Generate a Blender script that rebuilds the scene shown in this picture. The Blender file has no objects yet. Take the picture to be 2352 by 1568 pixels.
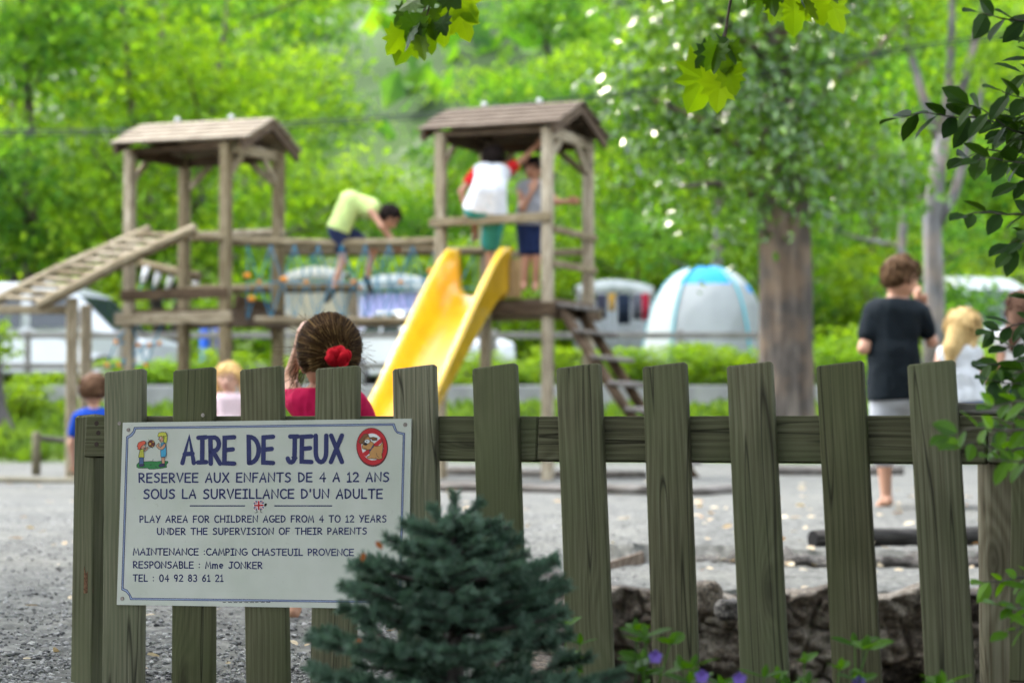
import bpy, math, random
import numpy as np
R = math.radians
C = bpy.context.scene
COL = C.collection
# ------------------------------------------------------------------ camera, sky, sun, exposure
FPX, CX, CY, CAMZ = 4983.0, 1176.0, 784.0, 0.58      # focal length / centre in the 2352 px wide reading of the photo
PITCH = math.atan(173 / FPX)
cam = bpy.data.cameras.new('camera'); camo = bpy.data.objects.new('camera', cam); COL.objects.link(camo)
cam.sensor_width = 23.6; cam.lens = 50.0; cam.clip_start = 0.05; cam.clip_end = 3000
camo.location = (0, 0, CAMZ); camo.rotation_euler = (R(90) + PITCH, 0, 0)
cam.dof.use_dof = True; cam.dof.focus_distance = 4.75; cam.dof.aperture_fstop = 2.6; cam.dof.aperture_blades = 9
C.camera = camo
SUN_EL, SUN_AZ = R(56), R(-62)                        # azimuth from +Y towards +X
w = bpy.data.worlds.new('World'); C.world = w; w.use_nodes = True
sky = w.node_tree.nodes.new('ShaderNodeTexSky'); sky.sky_type = 'NISHITA'; sky.sun_disc = False
sky.sun_elevation = SUN_EL; sky.sun_rotation = SUN_AZ; sky.dust_density = 2.0; sky.air_density = 1.0
bg = w.node_tree.nodes['Background']; bg.inputs[1].default_value = 0.12
hs = w.node_tree.nodes.new('ShaderNodeHueSaturation'); hs.inputs['Saturation'].default_value = 0.40   # thin high cloud
w.node_tree.links.new(sky.outputs[0], hs.inputs['Color']); w.node_tree.links.new(hs.outputs[0], bg.inputs[0])
sun = bpy.data.lights.new('sun', 'SUN'); suno = bpy.data.objects.new('sun', sun); COL.objects.link(suno)
sun.energy = 4.8; sun.angle = R(24); sun.color = (1.0, 0.91, 0.70)
suno.rotation_euler = (R(90) - SUN_EL, 0, math.pi - SUN_AZ)
C.view_settings.view_transform = 'Standard'; C.view_settings.look = 'None'
C.view_settings.exposure = 3.0; C.view_settings.gamma = 1.0
C.cycles.max_bounces = 8; C.cycles.transparent_max_bounces = 8; C.cycles.diffuse_bounces = 4
C.cycles.use_denoising = True

# ------------------------------------------------------------------ helpers
V3 = lambda *a: np.array(a, float)
def nrm(v):
    v = np.asarray(v, float); return v / (np.linalg.norm(v, axis=-1, keepdims=True) + 1e-12)
def ray(px, py):
    a, b = (px - CX) / FPX, (CY - py) / FPX
    c, s = math.cos(PITCH), math.sin(PITCH)
    return V3(a, c - b * s, s + b * c)
CAM = V3(0, 0, CAMZ)
def P(px, py, Y):
    d = ray(px, py); return CAM + d * (Y / d[1])
def G(px, py, z=0.0):
    d = ray(px, py); return CAM + d * ((z - CAMZ) / d[2])
def pw(x, y, z):                                     # point -> reading px (for checks)
    c, s = math.cos(PITCH), math.sin(PITCH); zz = z - CAMZ
    f = y * c + zz * s; u = -y * s + zz * c
    return CX + FPX * x / f, CY - FPX * u / f
def root(o):
    while o.parent is not None: o = o.parent
    return o
def tag(o, label=None, cat=None, group=None, kind=None):
    if label: o['label'] = label
    if cat: o['category'] = cat
    if group: o['group'] = group
    if kind: o['kind'] = kind
    return o
def thing(name, label, cat, loc=(0, 0, 0), group=None):
    o = bpy.data.objects.new(name, None); COL.objects.link(o); o.location = tuple(float(c) for c in loc); o.empty_display_size = 0.1
    return tag(o, label, cat, group)
def mk(name, V, F, mats, parent=None, smooth=False, gc=None, mi=None):
    V = np.asarray(V, float)
    if parent is not None: V = V - np.array(root(parent).location)
    me = bpy.data.meshes.new(name)
    me.from_pydata(V.tolist(), [], F.tolist() if isinstance(F, np.ndarray) else F)
    for m in (mats if isinstance(mats, (list, tuple)) else [mats]): me.materials.append(m)
    if mi is not None: me.polygons.foreach_set('material_index', np.asarray(mi, np.int32))
    if smooth: me.polygons.foreach_set('use_smooth', np.ones(len(me.polygons), bool))
    if gc is not None:
        a = me.attributes.new('gc', 'FLOAT_VECTOR', 'POINT'); a.data.foreach_set('vector', np.asarray(gc, np.float32).ravel())
    me.update()
    o = bpy.data.objects.new(name, me); COL.objects.link(o)
    if parent is not None: o.parent = parent
    return o
def copy_tree(o, parent=None):
    c = o.copy(); COL.objects.link(c)
    if parent is not None: c.parent = parent
    for ch in list(o.children): copy_tree(ch, c)
    return c
class MB:
    def __init__(s, seed=0): s.V = []; s.F = []; s.M = []; s.G = []; s.n = 0; s.rng = random.Random(seed)
    def add(s, V, F, m=0, gc=None):
        V = np.asarray(V, float); s.V.append(V); s.G.append(np.asarray(gc, float) if gc is not None else V)
        for f in F: s.F.append([i + s.n for i in f]); s.M.append(m)
        s.n += len(V); return s
    def bar(s, p0, p1, w, t, side, r=0.004, m=0, w1=None, bow=0.0, segs=1):
        """rounded plank from p0 to p1; w along `side`, t along the third axis"""
        p0, p1 = np.asarray(p0, float), np.asarray(p1, float); L = np.linalg.norm(p1 - p0); a = (p1 - p0) / L
        sd = np.asarray(side, float); sd = nrm(sd - a * (sd @ a)); n = np.cross(a, sd)
        w1 = w if w1 is None else w1; off = V3(s.rng.uniform(0, 9), s.rng.uniform(0, 9), s.rng.uniform(0, 9))
        ph = [0, 30, 60, 90]
        def ring(l, ww, tt, rr):
            out = []; g = []
            for q, (sx, sy) in enumerate(((1, 1), (-1, 1), (-1, -1), (1, -1))):
                for k in ph:
                    an = R(k + 90 * q); x = sx * (ww / 2 - rr) + rr * math.cos(an); y = sy * (tt / 2 - rr) + rr * math.sin(an)
                    b = bow * math.sin(math.pi * l / L)
                    out.append(p0 + a * l + sd * x + n * (y + b)); g.append((x + off[0], l + off[1], y + off[2]))
            return out, g
        V = []; Gc = []; ls = [(0, -r), (r, 0)] + [(r + (L - 2 * r) * k / segs, 0) for k in range(1, segs)] + [(L - r, 0), (L, -r)]
        for l, ins in ls:
            ww = w + (w1 - w) * l / L; v, g = ring(l, ww + 2 * ins, t + 2 * ins, max(r + ins, 0.0004)); V += v; Gc += g
        k = 16; F = []
        for j in range(len(ls) - 1):
            for i in range(k): F.append([j * k + i, j * k + (i + 1) % k, (j + 1) * k + (i + 1) % k, (j + 1) * k + i])
        F.append(list(range(k))[::-1]); F.append([(len(ls) - 1) * k + i for i in range(k)])
        return s.add(V, F, m, Gc)
    def tube(s, pts, rad, k=8, m=0, cap=True):
        pts = np.asarray(pts, float); n = len(pts); rad = np.broadcast_to(np.asarray(rad, float), (n,))
        T = np.gradient(pts, axis=0) if n > 2 else np.repeat([pts[1] - pts[0]], 2, 0); T = nrm(T)
        u = np.cross(T[0], V3(0.31, 0.2, 0.93)); u = nrm(u); V = []; Gc = []; L = 0; off = s.rng.uniform(0, 9)
        for i in range(n):
            if i: L += np.linalg.norm(pts[i] - pts[i - 1])
            u = nrm(u - T[i] * (u @ T[i])); v = np.cross(T[i], u)
            for j in range(k):
                an = 2 * math.pi * j / k; V.append(pts[i] + rad[i] * (u * math.cos(an) + v * math.sin(an)))
                Gc.append((rad[i] * math.cos(an) + off, L + off, rad[i] * math.sin(an)))
        F = [[i * k + j, i * k + (j + 1) % k, (i + 1) * k + (j + 1) % k, (i + 1) * k + j] for i in range(n - 1) for j in range(k)]
        if cap: F.append(list(range(k))[::-1]); F.append([(n - 1) * k + j for j in range(k)])
        return s.add(V, F, m, Gc)
    def ball(s, c, r, m=0, nu=10, nv=7):
        r = np.broadcast_to(np.asarray(r, float), (3,)); V = [np.asarray(c) + r * V3(0, 0, 1)]
        for i in range(1, nv):
            for j in range(nu):
                t, p = math.pi * i / nv, 2 * math.pi * j / nu
                V.append(np.asarray(c) + r * V3(math.sin(t) * math.cos(p), math.sin(t) * math.sin(p), math.cos(t)))
        V.append(np.asarray(c) - r * V3(0, 0, 1)); F = [[0, 1 + j, 1 + (j + 1) % nu] for j in range(nu)]
        for i in range(nv - 2):
            for j in range(nu): a = 1 + i * nu; F.append([a + j, a + nu + j, a + nu + (j + 1) % nu, a + (j + 1) % nu])
        b = 1 + (nv - 2) * nu; F += [[b + j, len(V) - 1, b + (j + 1) % nu] for j in range(nu)]
        return s.add(V, F, m)
    def prism(s, poly, d, m=0):                      # 3-D planar polygon pushed along d
        poly = np.asarray(poly, float); n = len(poly); V = np.concatenate([poly, poly + np.asarray(d, float)])
        F = [list(range(n)), [n + i for i in range(n)][::-1]] + [[i, n + i, n + (i + 1) % n, (i + 1) % n] for i in range(n)]
        return s.add(V, F, m)
    def build(s, name, mats, parent=None, smooth=False):
        return mk(name, np.concatenate(s.V), s.F, mats, parent, smooth, np.concatenate(s.G), s.M)

# --- materials
def nd(nt, t, props=None, **kw):
    n = nt.nodes.new(t)
    for k, v in (props or {}).items(): setattr(n, k, v)
    for k, v in kw.items():
        i = n.inputs[int(k[1:])] if k[0] == 'i' and k[1:].isdigit() else n.inputs[k.replace('_', ' ')]
        if isinstance(v, bpy.types.NodeSocket): nt.links.new(v, i)
        elif isinstance(v, bpy.types.Node): nt.links.new(v.outputs[0], i)
        else: i.default_value = v
    return n
def ramp(nt, fac, stops):
    n = nd(nt, 'ShaderNodeValToRGB', Fac=fac); e = n.color_ramp.elements
    while len(e) < len(stops): e.new(0.5)
    for el, (p, c) in zip(e, stops): el.position = p; el.color = tuple(c) + (1,) if len(c) == 3 else c
    return n
def mix(nt, f, a, b, mode='MIX'):
    n = nt.nodes.new('ShaderNodeMix'); n.data_type = 'RGBA'; n.blend_type = mode
    for i, v in ((0, f), (6, a), (7, b)):
        if isinstance(v, bpy.types.Node): v = v.outputs[2] if v.bl_idname == 'ShaderNodeMix' else v.outputs[0]
        if isinstance(v, bpy.types.NodeSocket): nt.links.new(v, n.inputs[i])
        else: n.inputs[i].default_value = (tuple(v) + (1,)) if isinstance(v, tuple) and len(v) == 3 else v
    return n.outputs[2]
def newmat(name):
    m = bpy.data.materials.new(name); m.use_nodes = True; return m, m.node_tree, m.node_tree.nodes['Principled BSDF']
def flat(name, col, rough=0.6, spec=0.3, var=0.12, scale=12.0, bump=0.0, metal=0.0):
    m, nt, b = newmat(name); tc = nd(nt, 'ShaderNodeTexCoord')
    nz = nd(nt, 'ShaderNodeTexNoise', Vector=tc.outputs['Object'], Scale=scale, Detail=4.0)
    lo = tuple(c * (1 - var) for c in col); hi = tuple(min(1, c * (1 + var)) for c in col)
    nt.links.new(ramp(nt, nz.outputs[0], [(0.3, lo), (0.7, hi)]).outputs[0], b.inputs['Base Color'])
    b.inputs['Roughness'].default_value = rough; b.inputs['Specular IOR Level'].default_value = spec; b.inputs['Metallic'].default_value = metal
    if bump: nt.links.new(nd(nt, 'ShaderNodeBump', Strength=bump, Distance=0.01, Height=nz.outputs[0]).outputs[0], b.inputs['Normal'])
    return m
def wood(name, dark, mid, light, sx=60.0, crack=0.5, green=None):
    m, nt, b = newmat(name); at = nd(nt, 'ShaderNodeAttribute', {'attribute_name': 'gc'})
    mp = lambda sc: nd(nt, 'ShaderNodeMapping', Vector=at.outputs['Vector'], Scale=sc)
    # knots bend the growth rings
    vo = nd(nt, 'ShaderNodeTexVoronoi', {'feature': 'F1'}, Vector=mp((9, 2.6, 0.5)), Scale=1.0, Randomness=1.0)
    kn = nd(nt, 'ShaderNodeMapRange', Value=vo.outputs['Distance'], i1=0.0, i2=0.45, i3=1.0, i4=0.0)
    kn2 = nd(nt, 'ShaderNodeMath', {'operation': 'POWER'}, i0=kn, i1=2.0)
    sep = nd(nt, 'ShaderNodeSeparateXYZ', Vector=at.outputs['Vector'])
    wob = nd(nt, 'ShaderNodeTexNoise', Vector=mp((7, 1.3, 7)), Scale=1.0, Detail=2.0)
    a1 = nd(nt, 'ShaderNodeMath', {'operation': 'MULTIPLY_ADD'}, i0=sep.outputs[0], i1=sx * 9.0, i2=0.0)
    a2 = nd(nt, 'ShaderNodeMath', {'operation': 'MULTIPLY_ADD'}, i0=wob.outputs[0], i1=34.0, i2=a1)
    a3 = nd(nt, 'ShaderNodeMath', {'operation': 'MULTIPLY_ADD'}, i0=kn2, i1=26.0, i2=a2)
    si = nd(nt, 'ShaderNodeMath', {'operation': 'SINE'}, i0=a3)
    fine = nd(nt, 'ShaderNodeTexNoise', Vector=mp((sx * 6, 5, sx * 6)), Scale=1.0, Detail=3.0)
    blot = nd(nt, 'ShaderNodeTexNoise', Vector=mp((9, 5, 9)), Scale=1.0, Detail=4.0)
    f1 = nd(nt, 'ShaderNodeMath', {'operation': 'MULTIPLY_ADD'}, i0=si, i1=0.10, i2=fine.outputs[0])
    f2 = nd(nt, 'ShaderNodeMath', {'operation': 'MULTIPLY_ADD'}, i0=blot.outputs[0], i1=0.5, i2=f1)
    f3 = nd(nt, 'ShaderNodeMath', {'operation': 'SUBTRACT'}, i0=f2, i1=0.25)
    col = ramp(nt, f3, [(0.22, dark), (0.5, mid), (0.8, light)]).outputs[0]
    if green:
        gz = nd(nt, 'ShaderNodeTexNoise', Vector=mp((5, 2.2, 5)), Scale=1.0, Detail=3.0)
        col = mix(nt, nd(nt, 'ShaderNodeMapRange', Value=gz.outputs[0], i1=0.4, i2=0.65, i3=0.0, i4=0.75), col, green)
    ck = nd(nt, 'ShaderNodeTexNoise', Vector=mp((26, 0.9, 26)), Scale=1.0, Detail=1.0)
    cr = nd(nt, 'ShaderNodeMath', {'operation': 'ABSOLUTE'}, i0=nd(nt, 'ShaderNodeMath', {'operation': 'SUBTRACT'}, i0=ck.outputs[0], i1=0.41))
    cm = nd(nt, 'ShaderNodeMapRange', Value=cr, i1=0.0, i2=0.012, i3=crack, i4=0.0)
    kc = nd(nt, 'ShaderNodeMapRange', Value=vo.outputs['Distance'], i1=0.05, i2=0.16, i3=0.55, i4=0.0)
    col = mix(nt, cm, col, tuple(c * 0.25 for c in dark)); col = mix(nt, kc, col, tuple(c * 0.5 for c in dark))
    oi = nd(nt, 'ShaderNodeObjectInfo'); hv = nd(nt, 'ShaderNodeHueSaturation', Color=col, Value=nd(nt, 'ShaderNodeMapRange', Value=oi.outputs['Random'], i1=0.0, i2=1.0, i3=0.72, i4=1.28), Saturation=nd(nt, 'ShaderNodeMapRange', Value=oi.outputs['Random'], i1=0.0, i2=1.0, i3=1.1, i4=0.8))
    nt.links.new(hv.outputs[0], b.inputs['Base Color']); b.inputs['Roughness'].default_value = 0.85; b.inputs['Specular IOR Level'].default_value = 0.2
    hh = nd(nt, 'ShaderNodeMath', {'operation': 'SUBTRACT'}, i0=f3, i1=cm)
    nt.links.new(nd(nt, 'ShaderNodeBump', Strength=0.35, Distance=0.002, Height=hh).outputs[0], b.inputs['Normal'])
    return m
def leafmat(name, cols, trans=0.45, rough=0.45, spec=0.4, clump=0.7, tcol=(1.5, 1.45, 0.35), back=None):
    m, nt, b = newmat(name); ge = nd(nt, 'ShaderNodeNewGeometry'); tc = nd(nt, 'ShaderNodeTexCoord')
    nz = nd(nt, 'ShaderNodeTexNoise', Vector=tc.outputs['Object'], Scale=clump, Detail=2.0)
    f = nd(nt, 'ShaderNodeMath', {'operation': 'MULTIPLY_ADD'}, i0=ge.outputs['Random Per Island'], i1=0.55,
           i2=nd(nt, 'ShaderNodeMath', {'operation': 'MULTIPLY_ADD'}, i0=nz.outputs[0], i1=1.3, i2=-0.42))
    n = len(cols); col = ramp(nt, f, [(0.05 + 0.9 * i / (n - 1), c) for i, c in enumerate(cols)]).outputs[0]
    nt.links.new(col, b.inputs['Base Color']); b.inputs['Roughness'].default_value = rough; b.inputs['Specular IOR Level'].default_value = spec
    t = nd(nt, 'ShaderNodeBsdfTranslucent', Color=mix(nt, 1.0, col, tcol, 'MULTIPLY'))
    ms = nd(nt, 'ShaderNodeMixShader', Fac=trans, i1=b, i2=t); nt.links.new(ms.outputs[0], nt.nodes['Material Output'].inputs[0])
    return m

# --- smooth signed-distance bodies meshed with surface nets
def sdf_mesh(prims, h, k=0.02, cuts=(), pad=0.05):
    """prims: ('c',p0,p1,r0,r1) tapered capsule | ('e',c,(rx,ry,rz),Rot3x3 rows); cuts: list of (point, normal) kept where (p-point).n<0"""
    lo = np.min([np.min([p[1], p[2]], 0) - max(p[3], p[4]) if p[0] == 'c' else p[1] - max(p[2]) for p in prims], 0) - pad
    hi = np.max([np.max([p[1], p[2]], 0) + max(p[3], p[4]) if p[0] == 'c' else p[1] + max(p[2]) for p in prims], 0) + pad
    n = np.maximum(((hi - lo) / h).astype(int) + 2, 4)
    ax = [lo[i] + h * np.arange(n[i]) for i in range(3)]
    X = np.stack(np.meshgrid(*ax, indexing='ij'), -1); D = None
    for p in prims:
        if p[0] == 'c':
            a, b = p[1], p[2]; ab = b - a; t = np.clip(((X - a) @ ab) / (ab @ ab + 1e-12), 0, 1)
            d = np.linalg.norm(X - a - t[..., None] * ab, axis=-1) - (p[3] + (p[4] - p[3]) * t)
        else:
            q = (X - p[1]) @ np.asarray(p[3]).T; r = np.asarray(p[2]); k0 = np.linalg.norm(q / r, axis=-1); k1 = np.linalg.norm(q / (r * r), axis=-1)
            d = k0 * (k0 - 1) / (k1 + 1e-9); d = np.where(k0 < 1e-4, -r.min(), d)
        if D is None: D = d
        else:
            hh = np.clip(0.5 + 0.5 * (D - d) / k, 0, 1); D = D + (d - D) * hh - k * hh * (1 - hh)
    for c, nn in cuts: D = np.maximum(D, (X - np.asarray(c)) @ nrm(nn))
    S = D < 0; cn = [m - 1 for m in n]
    acc = np.zeros(cn + [3]); cnt = np.zeros(cn)
    corner = [(i, j, l) for i in (0, 1) for j in (0, 1) for l in (0, 1)]
    sl = lambda A, c: A[c[0]:c[0] + cn[0], c[1]:c[1] + cn[1], c[2]:c[2] + cn[2]]
    for c in corner:
        for d in range(3):
            if c[d] == 0:
                e = list(c); e[d] = 1; A, B = sl(D, c), sl(D, e); cr = (A < 0) != (B < 0)
                t = np.where(cr, A / (A - B + 1e-15), 0); pt = np.zeros(cn + [3])
                for q in range(3): pt[..., q] = c[q]
                pt[..., d] = t; acc += pt * cr[..., None]; cnt += cr
    act = cnt > 0; idx = -np.ones(cn, int); idx[act] = np.arange(act.sum())
    cell = np.argwhere(act); V = lo + h * (cell + acc[act] / cnt[act][:, None]); F = []
    for d in range(3):
        u, v = (d + 1) % 3, (d + 2) % 3
        s0 = [slice(None)] * 3; s1 = [slice(None)] * 3; s0[d] = slice(0, -1); s1[d] = slice(1, None)
        ch = S[tuple(s0)] != S[tuple(s1)]; e = np.argwhere(ch); ins = S[tuple(s0)][ch]
        ok = (e[:, u] > 0) & (e[:, v] > 0) & (e[:, u] < cn[u]) & (e[:, v] < cn[v]); e, ins = e[ok], ins[ok]
        q = []
        for du, dv in ((1, 1), (0, 1), (0, 0), (1, 0)):
            f = e.copy(); f[:, u] -= du; f[:, v] -= dv; q.append(idx[f[:, 0], f[:, 1], f[:, 2]])
        q = np.stack(q, 1); q[~ins] = q[~ins][:, ::-1]; F.append(q)
    return V, np.concatenate(F)

# --- leaves
def scatter(tv, tf, pos, xd, nn, size):
    X = nrm(xd); N = nrm(nn - X * np.sum(nn * X, 1, keepdims=True)); Y = np.cross(N, X); tv = np.asarray(tv, float)
    size = np.broadcast_to(np.asarray(size, float), (len(pos),))[:, None, None]
    V = pos[:, None] + size * (tv[None, :, :1] * X[:, None] + tv[None, :, 1:2] * Y[:, None] + tv[None, :, 2:] * N[:, None])
    k = len(tv); F = []
    base = np.arange(len(pos)) * k
    if len({len(f) for f in tf}) == 1:
        F = (base[:, None, None] + np.asarray(tf)[None]).reshape(-1, len(tf[0]))
        return V.reshape(-1, 3), F
    for b in base:
        for f in tf: F.append([int(b) + i for i in f])
    return V.reshape(-1, 3), F
CARD = ([(0, 0, 0), (0.5, 0.3, 0.06), (1, 0, 0), (0.5, -0.3, 0.06)], [(0, 1, 2, 3)])
OVAL = ([(0, 0, 0), (0.22, 0.2, 0.05), (0.55, 0.25, 0.06), (0.82, 0.15, 0.03), (1, 0, -0.03), (0.82, -0.15, 0.03), (0.55, -0.25, 0.06), (0.22, -0.2, 0.05), (0.3, 0, 0), (0.7, 0, 0)],
        [(0, 8, 1, 1), (1, 8, 9, 2), (2, 9, 3, 3), (9, 4, 3, 3), (0, 7, 8, 8), (7, 6, 9, 8), (6, 5, 9, 9), (5, 4, 9, 9)])
OVAL = (OVAL[0], [tuple(dict.fromkeys(f)) for f in OVAL[1]])
_pl = [(0, 0), (0.05, 0.28), (-0.08, 0.5), (0.2, 0.42), (0.3, 0.58), (0.42, 0.36), (0.62, 0.46), (0.6, 0.24), (0.8, 0.2), (1.0, 0)]
PLANE = ([(x, y, -0.10 * abs(y)) for x, y in _pl] + [(x, -y, -0.10 * abs(y)) for x, y in _pl[1:-1]] + [(0.35, 0, 0.03)], None)
_o = list(range(10)) + [17, 16, 15, 14, 13, 12, 11, 10]
PLANE = (PLANE[0], [(18, _o[i], _o[(i + 1) % 18]) for i in range(18)])
def blob_leaves(rng, lobes, nclump, per, cr, size, up=0.4, shell=0.45, flatten=0.6, droop=0.0):
    lobes = [(np.asarray(c, float), np.asarray(r, float)) for c, r in lobes]
    wgt = np.array([np.prod(r) ** (2 / 3) for c, r in lobes]); wgt /= wgt.sum()
    which = rng.choice(len(lobes), nclump, p=wgt); d = nrm(rng.normal(size=(nclump, 3))); rad = rng.uniform(shell, 1.0, nclump) ** 0.7
    cc = np.array([lobes[i][0] for i in which]); rr = np.array([lobes[i][1] for i in which]); ctr = cc + d * rr * rad[:, None]
    pos = np.repeat(ctr, per, 0) + np.clip(rng.normal(size=(nclump * per, 3)), -2, 2) * V3(1, 1, flatten) * cr * np.repeat(rng.uniform(0.6, 1.3, nclump), per)[:, None]
    out = np.repeat(d, per, 0)
    xd = rng.normal(size=pos.shape) + out * 0.5 - V3(0, 0, droop); nn = rng.normal(size=pos.shape) * 0.8 + V3(0, 0, up) + out * 0.3
    return pos, xd, nn, size * rng.uniform(0.6, 1.3, len(pos))
def limb(rng, p0, p1, r0, r1, wob=0.12, n=7):
    p0, p1 = np.asarray(p0, float), np.asarray(p1, float); t = np.linspace(0, 1, n)[:, None]; L = np.linalg.norm(p1 - p0)
    pts = p0 + (p1 - p0) * t + np.cumsum(rng.normal(size=(n, 3)) * V3(1, 1, 0.3) * wob * L / n, 0) * np.minimum(t * 3, 1)
    return pts, r0 + (r1 - r0) * t[:, 0]

# ------------------------------------------------------------------ materials
FENCE = wood('weathered_green_wood', (0.066, 0.062, 0.034), (0.128, 0.124, 0.070), (0.19, 0.186, 0.114), 60, 0.85, green=(0.110, 0.126, 0.060))
PLAYW = wood('grey_play_wood', (0.13, 0.095, 0.05), (0.27, 0.215, 0.125), (0.45, 0.385, 0.26), 20, 0.3)
DARKW = wood('dark_play_wood', (0.045, 0.028, 0.015), (0.10, 0.065, 0.036), (0.18, 0.125, 0.075), 20, 0.3)
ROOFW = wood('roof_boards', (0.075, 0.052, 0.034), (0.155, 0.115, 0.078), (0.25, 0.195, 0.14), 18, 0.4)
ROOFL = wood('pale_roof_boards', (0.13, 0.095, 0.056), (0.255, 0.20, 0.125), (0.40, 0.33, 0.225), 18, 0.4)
GREYW = wood('silver_wood', (0.16, 0.145, 0.12), (0.3, 0.28, 0.25), (0.45, 0.43, 0.4), 20, 0.3)
LOGW = wood('old_log', (0.07, 0.06, 0.05), (0.17, 0.15, 0.125), (0.3, 0.28, 0.25), 20, 0.5)
PALEW = wood('pale_stake', (0.12, 0.10, 0.055), (0.24, 0.21, 0.13), (0.36, 0.33, 0.22), 30, 0.3)
YELLOW = flat('yellow_plastic', (0.82, 0.49, 0.02), 0.22, 0.7, 0.10, 7)
STEEL = flat('screw_steel', (0.25, 0.22, 0.2), 0.5, 0.5, 0.3, 300, metal=0.7)
RUST = flat('rusty_screw', (0.05, 0.03, 0.022), 0.7, 0.3, 0.3, 300)
def bark(name, a, b_, sc=1.0):
    m, nt, b = newmat(name); tc = nd(nt, 'ShaderNodeTexCoord'); mp = nd(nt, 'ShaderNodeMapping', Vector=tc.outputs['Object'], Scale=(9 * sc, 9 * sc, 1.3 * sc))
    n = nd(nt, 'ShaderNodeTexNoise', Vector=mp, Scale=1.0, Detail=6.0, Roughness=0.65)
    n2 = nd(nt, 'ShaderNodeTexNoise', Vector=tc.outputs['Object'], Scale=2.2, Detail=3.0)
    c = ramp(nt, n.outputs[0], [(0.33, tuple(x * 0.45 for x in a)), (0.5, a), (0.68, b_)]).outputs[0]
    c = mix(nt, nd(nt, 'ShaderNodeMapRange', Value=n2.outputs[0], i1=0.45, i2=0.62, i3=0, i4=0.5), c, tuple(min(1, x * y) for x, y in zip(b_, (1.1, 0.85, 0.6))))
    nt.links.new(c, b.inputs['Base Color']); b.inputs['Roughness'].default_value = 0.9
    nt.links.new(nd(nt, 'ShaderNodeBump', Strength=0.8, Distance=0.03, Height=n.outputs[0]).outputs[0], b.inputs['Normal']); return m
BARK = bark('grey_bark', (0.085, 0.070, 0.055), (0.215, 0.18, 0.14)); BARKD = bark('dark_bark', (0.085, 0.075, 0.07), (0.17, 0.155, 0.145))
BARKG = bark('pale_grey_bark', (0.17, 0.165, 0.16), (0.30, 0.29, 0.29))
LA = leafmat('acacia_leaf', [(0.05, 0.13, 0.014), (0.12, 0.25, 0.018), (0.21, 0.37, 0.022), (0.31, 0.46, 0.028)], 0.55, 0.5, 0.25, 0.5)
LB = leafmat('ash_leaf', [(0.028, 0.105, 0.022), (0.07, 0.2, 0.028), (0.14, 0.31, 0.034), (0.23, 0.41, 0.04)], 0.55, 0.5, 0.25, 0.5)
LBUSH = leafmat('bush_leaf', [(0.07, 0.145, 0.012), (0.14, 0.25, 0.014), (0.22, 0.35, 0.018), (0.31, 0.43, 0.024)], 0.55, 0.5, 0.25, 0.5)
LPOP = leafmat('poplar_leaf', [(0.03, 0.09, 0.018), (0.07, 0.17, 0.022), (0.13, 0.27, 0.026), (0.27, 0.43, 0.028)], 0.48, 0.19, 1.0, 0.6)
LDARK = leafmat('dark_oval_leaf', [(0.014, 0.045, 0.009), (0.028, 0.078, 0.011), (0.055, 0.13, 0.014)], 0.28, 0.5, 0.25, 3.0)  # deep green leaves of the right-edge shrub
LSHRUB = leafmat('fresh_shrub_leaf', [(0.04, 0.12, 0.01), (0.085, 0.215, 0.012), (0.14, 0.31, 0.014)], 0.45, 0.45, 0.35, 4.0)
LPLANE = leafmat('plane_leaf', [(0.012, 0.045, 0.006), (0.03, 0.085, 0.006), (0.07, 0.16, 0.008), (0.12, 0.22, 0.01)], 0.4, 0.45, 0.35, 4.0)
LGRASS = leafmat('grass_leaf', [(0.06, 0.12, 0.015), (0.11, 0.2, 0.02), (0.17, 0.27, 0.03)], 0.4, 0.6, 0.2, 1.0)
NEED = leafmat('blue_spruce_needle', [(0.055, 0.11, 0.068), (0.11, 0.195, 0.135), (0.20, 0.31, 0.235)], 0.2, 0.5, 0.35, 9.0, tcol=(1, 1.2, 0.8))
DRY = leafmat('dry_leaf', [(0.4, 0.27, 0.13), (0.55, 0.42, 0.25), (0.7, 0.6, 0.42), (0.5, 0.24, 0.06)], 0.2, 0.6, 0.2, 5.0, tcol=(1, 0.9, 0.6))
ORANGEL = flat('orange_leaf', (0.55, 0.13, 0.012), 0.6, 0.3, 0.25, 40)

# ------------------------------------------------------------------ SETTING: ground
def sst(a, b, x): t = np.clip((x - a) / (b - a), 0, 1); return t * t * (3 - 2 * t)
def ywall(x): return 4.2 + (8.0 - 4.2) * sst(-0.05, 0.32, x) + 0.10 * np.sin(2.1 * x + 0.5)
def hgt(x, y):
    x, y = np.asarray(x, float), np.asarray(y, float)
    z = 0.58 * sst(26.5, 32.5, y) + 0.45 * (y > 33.3) + 0.10 * np.clip(y - 58, 0, 50) + 0.42 * np.clip(y - 108, 0, 1000)
    z = z - 0.07 * sst(0.15, 0.4, x) * (y < 9.55 + 0.12 * np.sin(3.1 * x) + 0.05 * np.sin(9 * x))
    z = z - 0.38 * (y < ywall(x + .09) + .13) * (y > 3.9)
    z = z - 0.14 * (y <= 3.9)
    z = z + 0.010 * np.sin(1.7 * x + 0.6 * y) + 0.008 * np.sin(0.9 * y - 2.3 * x)
    return z
def grow(a, b, s, f, end):
    c = list(np.arange(a, b + 1e-6, s)); st = s
    while c[-1] < end: st *= f; c.append(c[-1] + st)
    return c
xs = grow(0, 3.4, 0.045, 1.12, 210); xs = np.array([-x for x in xs[:0:-1]] + xs)
ys = np.array([-6, -3, -1, 1, 2, 3] + grow(3.5, 12, 0.045, 1.04, 340))
XX, YY = np.meshgrid(xs, ys); rng = np.random.default_rng(4)
ZZ = hgt(XX, YY) + rng.normal(size=XX.shape) * 0.004 * ((YY < 14) & (np.abs(XX) < 5))
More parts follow.
